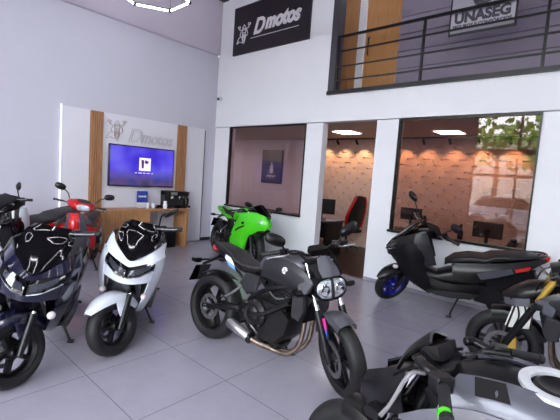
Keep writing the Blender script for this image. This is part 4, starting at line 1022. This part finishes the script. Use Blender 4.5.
# green sport motorcycle: the naked build plus its fairing
nj, NS = naked('sport_motorcycle', 'lime green sport motorcycle with a full fairing parked under the left window', (-4.53, 4.58), R(-12), -.13, R(-24),
    dict(tank='green', cover='green', intake='black', fender='black', headlight=False, tail='green', sidecover='black', barz=.93, mirrors=False, mufmat='satin', fa0=50))
for sy in (-1, 1):
    f = lambda r: [(x, sy * y, z) for x, y, z in r]
    MB().patch([f([(.12, .05, .90), (-.04, .13, .935), (-.24, .185, .925), (-.40, .20, .87)]), f([(.19, .045, .78), (.0, .165, .81), (-.22, .21, .80), (-.52, .212, .74)]), f([(.15, .045, .67), (-.06, .175, .66), (-.28, .22, .64), (-.62, .21, .57)]),
                f([(-.13, .15, .55), (-.2, .195, .52), (-.36, .215, .46), (-.68, .20, .42)]), f([(-.24, .13, .36), (-.30, .165, .33), (-.42, .185, .29), (-.68, .17, .28)]), f([(-.32, .08, .23), (-.37, .11, .20), (-.48, .13, .18), (-.66, .12, .19)])], .01).build('fairing', M['green'], nj)
    fr_ = nj.children[-1]
    MB().patch([f([(-.22, .222, .70), (-.36, .227, .655), (-.50, .226, .59)]), f([(-.24, .224, .665), (-.37, .228, .615), (-.50, .226, .55)])], .008).build('fairing_vent', M['black'], fr_)
    MB().patch([f([(.175, .03, .83), (.10, .10, .845), (.0, .155, .85)]), f([(.195, .03, .765), (.11, .11, .775), (.015, .165, .80)])], .006).build('headlight', M['lens'], nj)
    mirror(nj, (-.06, sy * .14, .95), (-.04, sy * .22, 1.03), (-.06, sy * .32, 1.06), Matrix.Identity(4), sy, .075, .04, R(10))
    MB().patch([f([(-.86, .135, .78), (-1.1, .135, .81), (-1.4, .105, .86), (-1.62, .05, .90)]), f([(-.88, .13, .70), (-1.1, .125, .755), (-1.4, .10, .81), (-1.64, .045, .865)])], .01).build('tail_panel', M['green'], nj)
    MB().tube([f([(-.36, .10, .93)])[0], f([(-.42, .30, .90)])[0]], .013, 8, 1).build('bar_stub', M['satin'], nj)
MB().loft([(-1.18, .84, .10, .05, .03, 3), (-1.32, .87, .10, .055, .03, 3), (-1.5, .895, .08, .04, .03, 3), (-1.66, .91, .04, .015, .02, 3)]).build('seat_cowl', M['green'], nj)
MB().patch([[(.13, -.05, .905), (.145, 0, .91), (.13, .05, .905)], [(-.03, -.125, .95), (.02, 0, 1.0), (-.03, .125, .95)], [(-.2, -.13, 1.03), (-.14, 0, 1.09), (-.2, .13, 1.03)]], .005).build('windshield', M['smoke'], nj)
MB().loft([(.21, .76, .035, .05, .06, 2.5), (.12, .78, .09, .09, .09, 2.5), (-.1, .82, .13, .10, .10, 2.5)]).build('nose_cowl', M['green'], nj)
MB().loft([(.17, .66, .05, .03, .03, 2.5), (.05, .63, .12, .05, .05, 2.5), (-.12, .62, .15, .06, .06, 2.5)]).build('air_intake', M['black'], nj)
settle(nj)

fz, FS = naked('naked_motorcycle', 'black naked motorcycle with gold fork tubes at the right edge', (-.64, 3.80), R(182), -.10, R(5),
    dict(tank='black', cover='dgrey', intake='silver', sl=.45, forktube='gold', caliper='gold', fender='black', headlight=False, tail='black', flyscreen='dgrey', plate=True, tube_r=.026, fa0=70))
Hm = FS @ Matrix.Translation((-.10, 0, .62))
MB().prism([(.075, -.13), (-.09, -.11), (-.10, .10), (.03, .10)], -.10, .10, .86, .03).build('headlight', M['black'], fz, Hm)
h_ = fz.children[-1]
M['plens'] = mat('pale frosted lens', (205, 205, 200), .3, coat=.4, var=.03)
MB().prism([(.07, -.12), (-.08, -.10), (-.09, .09), (.025, .09)], .092, .108, .96, .004).build('headlight_lens', M['plens'], h_, Hm)
MB().patch([[(.082, -.085, -.12), (.085, .085, -.12)], [(.036, -.085, .09), (.038, .085, .09)]], .01, 2).build('front_lens', M['plens'], h_, Hm)
for dx in (0, -.05): MB().tube([(.02 + dx, .114, .10), (.0 + dx, .118, .0), (.03 + dx, .114, -.11)], .006, 6).build('cable', M['black'], fz, Hm)
MB().loft([(.04, .77, .05, .03, .04, 2.5), (-.03, .80, .11, .07, .09, 2.5), (-.13, .85, .13, .09, .12, 2.5), (-.24, .90, .11, .07, .10, 2.5)]).build('headlight_cowl', M['black'], fz, FS @ Matrix.Translation((0, 0, -.05)))
MB().patch([[(.02, .085, .80), (-.08, .125, .82), (-.16, .13, .84)], [(.01, .10, .75), (-.08, .135, .76), (-.17, .14, .78)]], .006).build('cowl_panel', M['silver'], fz, FS @ Matrix.Translation((0, 0, -.05)))
settle(fz)

fg, GS = naked('naked_motorcycle', 'black and silver motorcycle cut off at the lower right corner, seen from above', (-.775, 1.51), R(188), -.10, R(-18),
    dict(barz=.95, capx=-.68, lever_open=.11, lever_drop=.09, tank='satin', cover='silver', intake='black', fender='black', headlight=False, mirrors=False, cap='black', tail='black', lever='steel', flyscreen='black', fa0=80))
MB().loft([(-.02, .72, .05, .04, .06, 2.5), (-.07, .75, .10, .06, .09, 2.5), (-.17, .80, .12, .08, .10, 2.5), (-.26, .84, .10, .05, .08, 2.5)]).build('headlight_cowl', M['black'], fg, GS)
for sy in (-1, 1):
    f = lambda r: [(x, sy * y, z) for x, y, z in r]
    MB().patch([f([(-.06, .07, .82), (-.16, .11, .88), (-.26, .13, .92)]), f([(-.05, .10, .76), (-.16, .145, .81), (-.27, .16, .85)]), f([(-.09, .09, .69), (-.18, .13, .72), (-.28, .14, .76)])], .012).build('cowl_wing', M['satin'], fg, GS)
MB().patch([[(-.20, -.07, .88), (-.175, 0, .89), (-.20, .07, .88)], [(-.245, -.085, .96), (-.215, 0, .97), (-.245, .085, .96)], [(-.31, -.06, 1.03), (-.285, 0, 1.05), (-.31, .06, 1.03)]], .012).build('flyscreen', M['black'], fg, GS)
MB().lathe([(0, .075), (0, .11), (.012, .11), (.016, .09), (.012, .075)], 32, Matrix.Translation((-.68, 0, .985)) @ Matrix.Rotation(R(90), 4, 'X'), closed=True).build('filler_ring', mat('pale satin metal', (205, 205, 210), .5, .3), fg)
MB().tube([(-.517, .358, .973), (-.524, .369, .970)], .0205, 12, 1).build('grip_band', M['green'], fg, GS)
for sy in (-1, 1):
    f = lambda r: [(x, sy * y, z) for x, y, z in r]
    MB().patch([f([(-.40, .075, .975), (-.52, .085, 1.0), (-.66, .085, .995), (-.80, .06, .95)]) if sy > 0 else f([(-.39, .10, .95), (-.52, .12, .97), (-.66, .12, .96), (-.80, .08, .92)]), f([(-.37, .12, .935), (-.52, .14, .97), (-.67, .135, .955), (-.82, .095, .905)]), f([(-.35, .165, .86), (-.52, .18, .90), (-.68, .172, .885), (-.83, .12, .845)])], .012).build('tank_panel', M['silver'], fg)
    MB().patch([f([(-.45, .095, .993), (-.54, .10, 1.004)]), f([(-.46, .145, .958), (-.56, .15, .968)])], .008, 2).build('tank_recess', M['black'], fg.children[-1])
settle(fg)
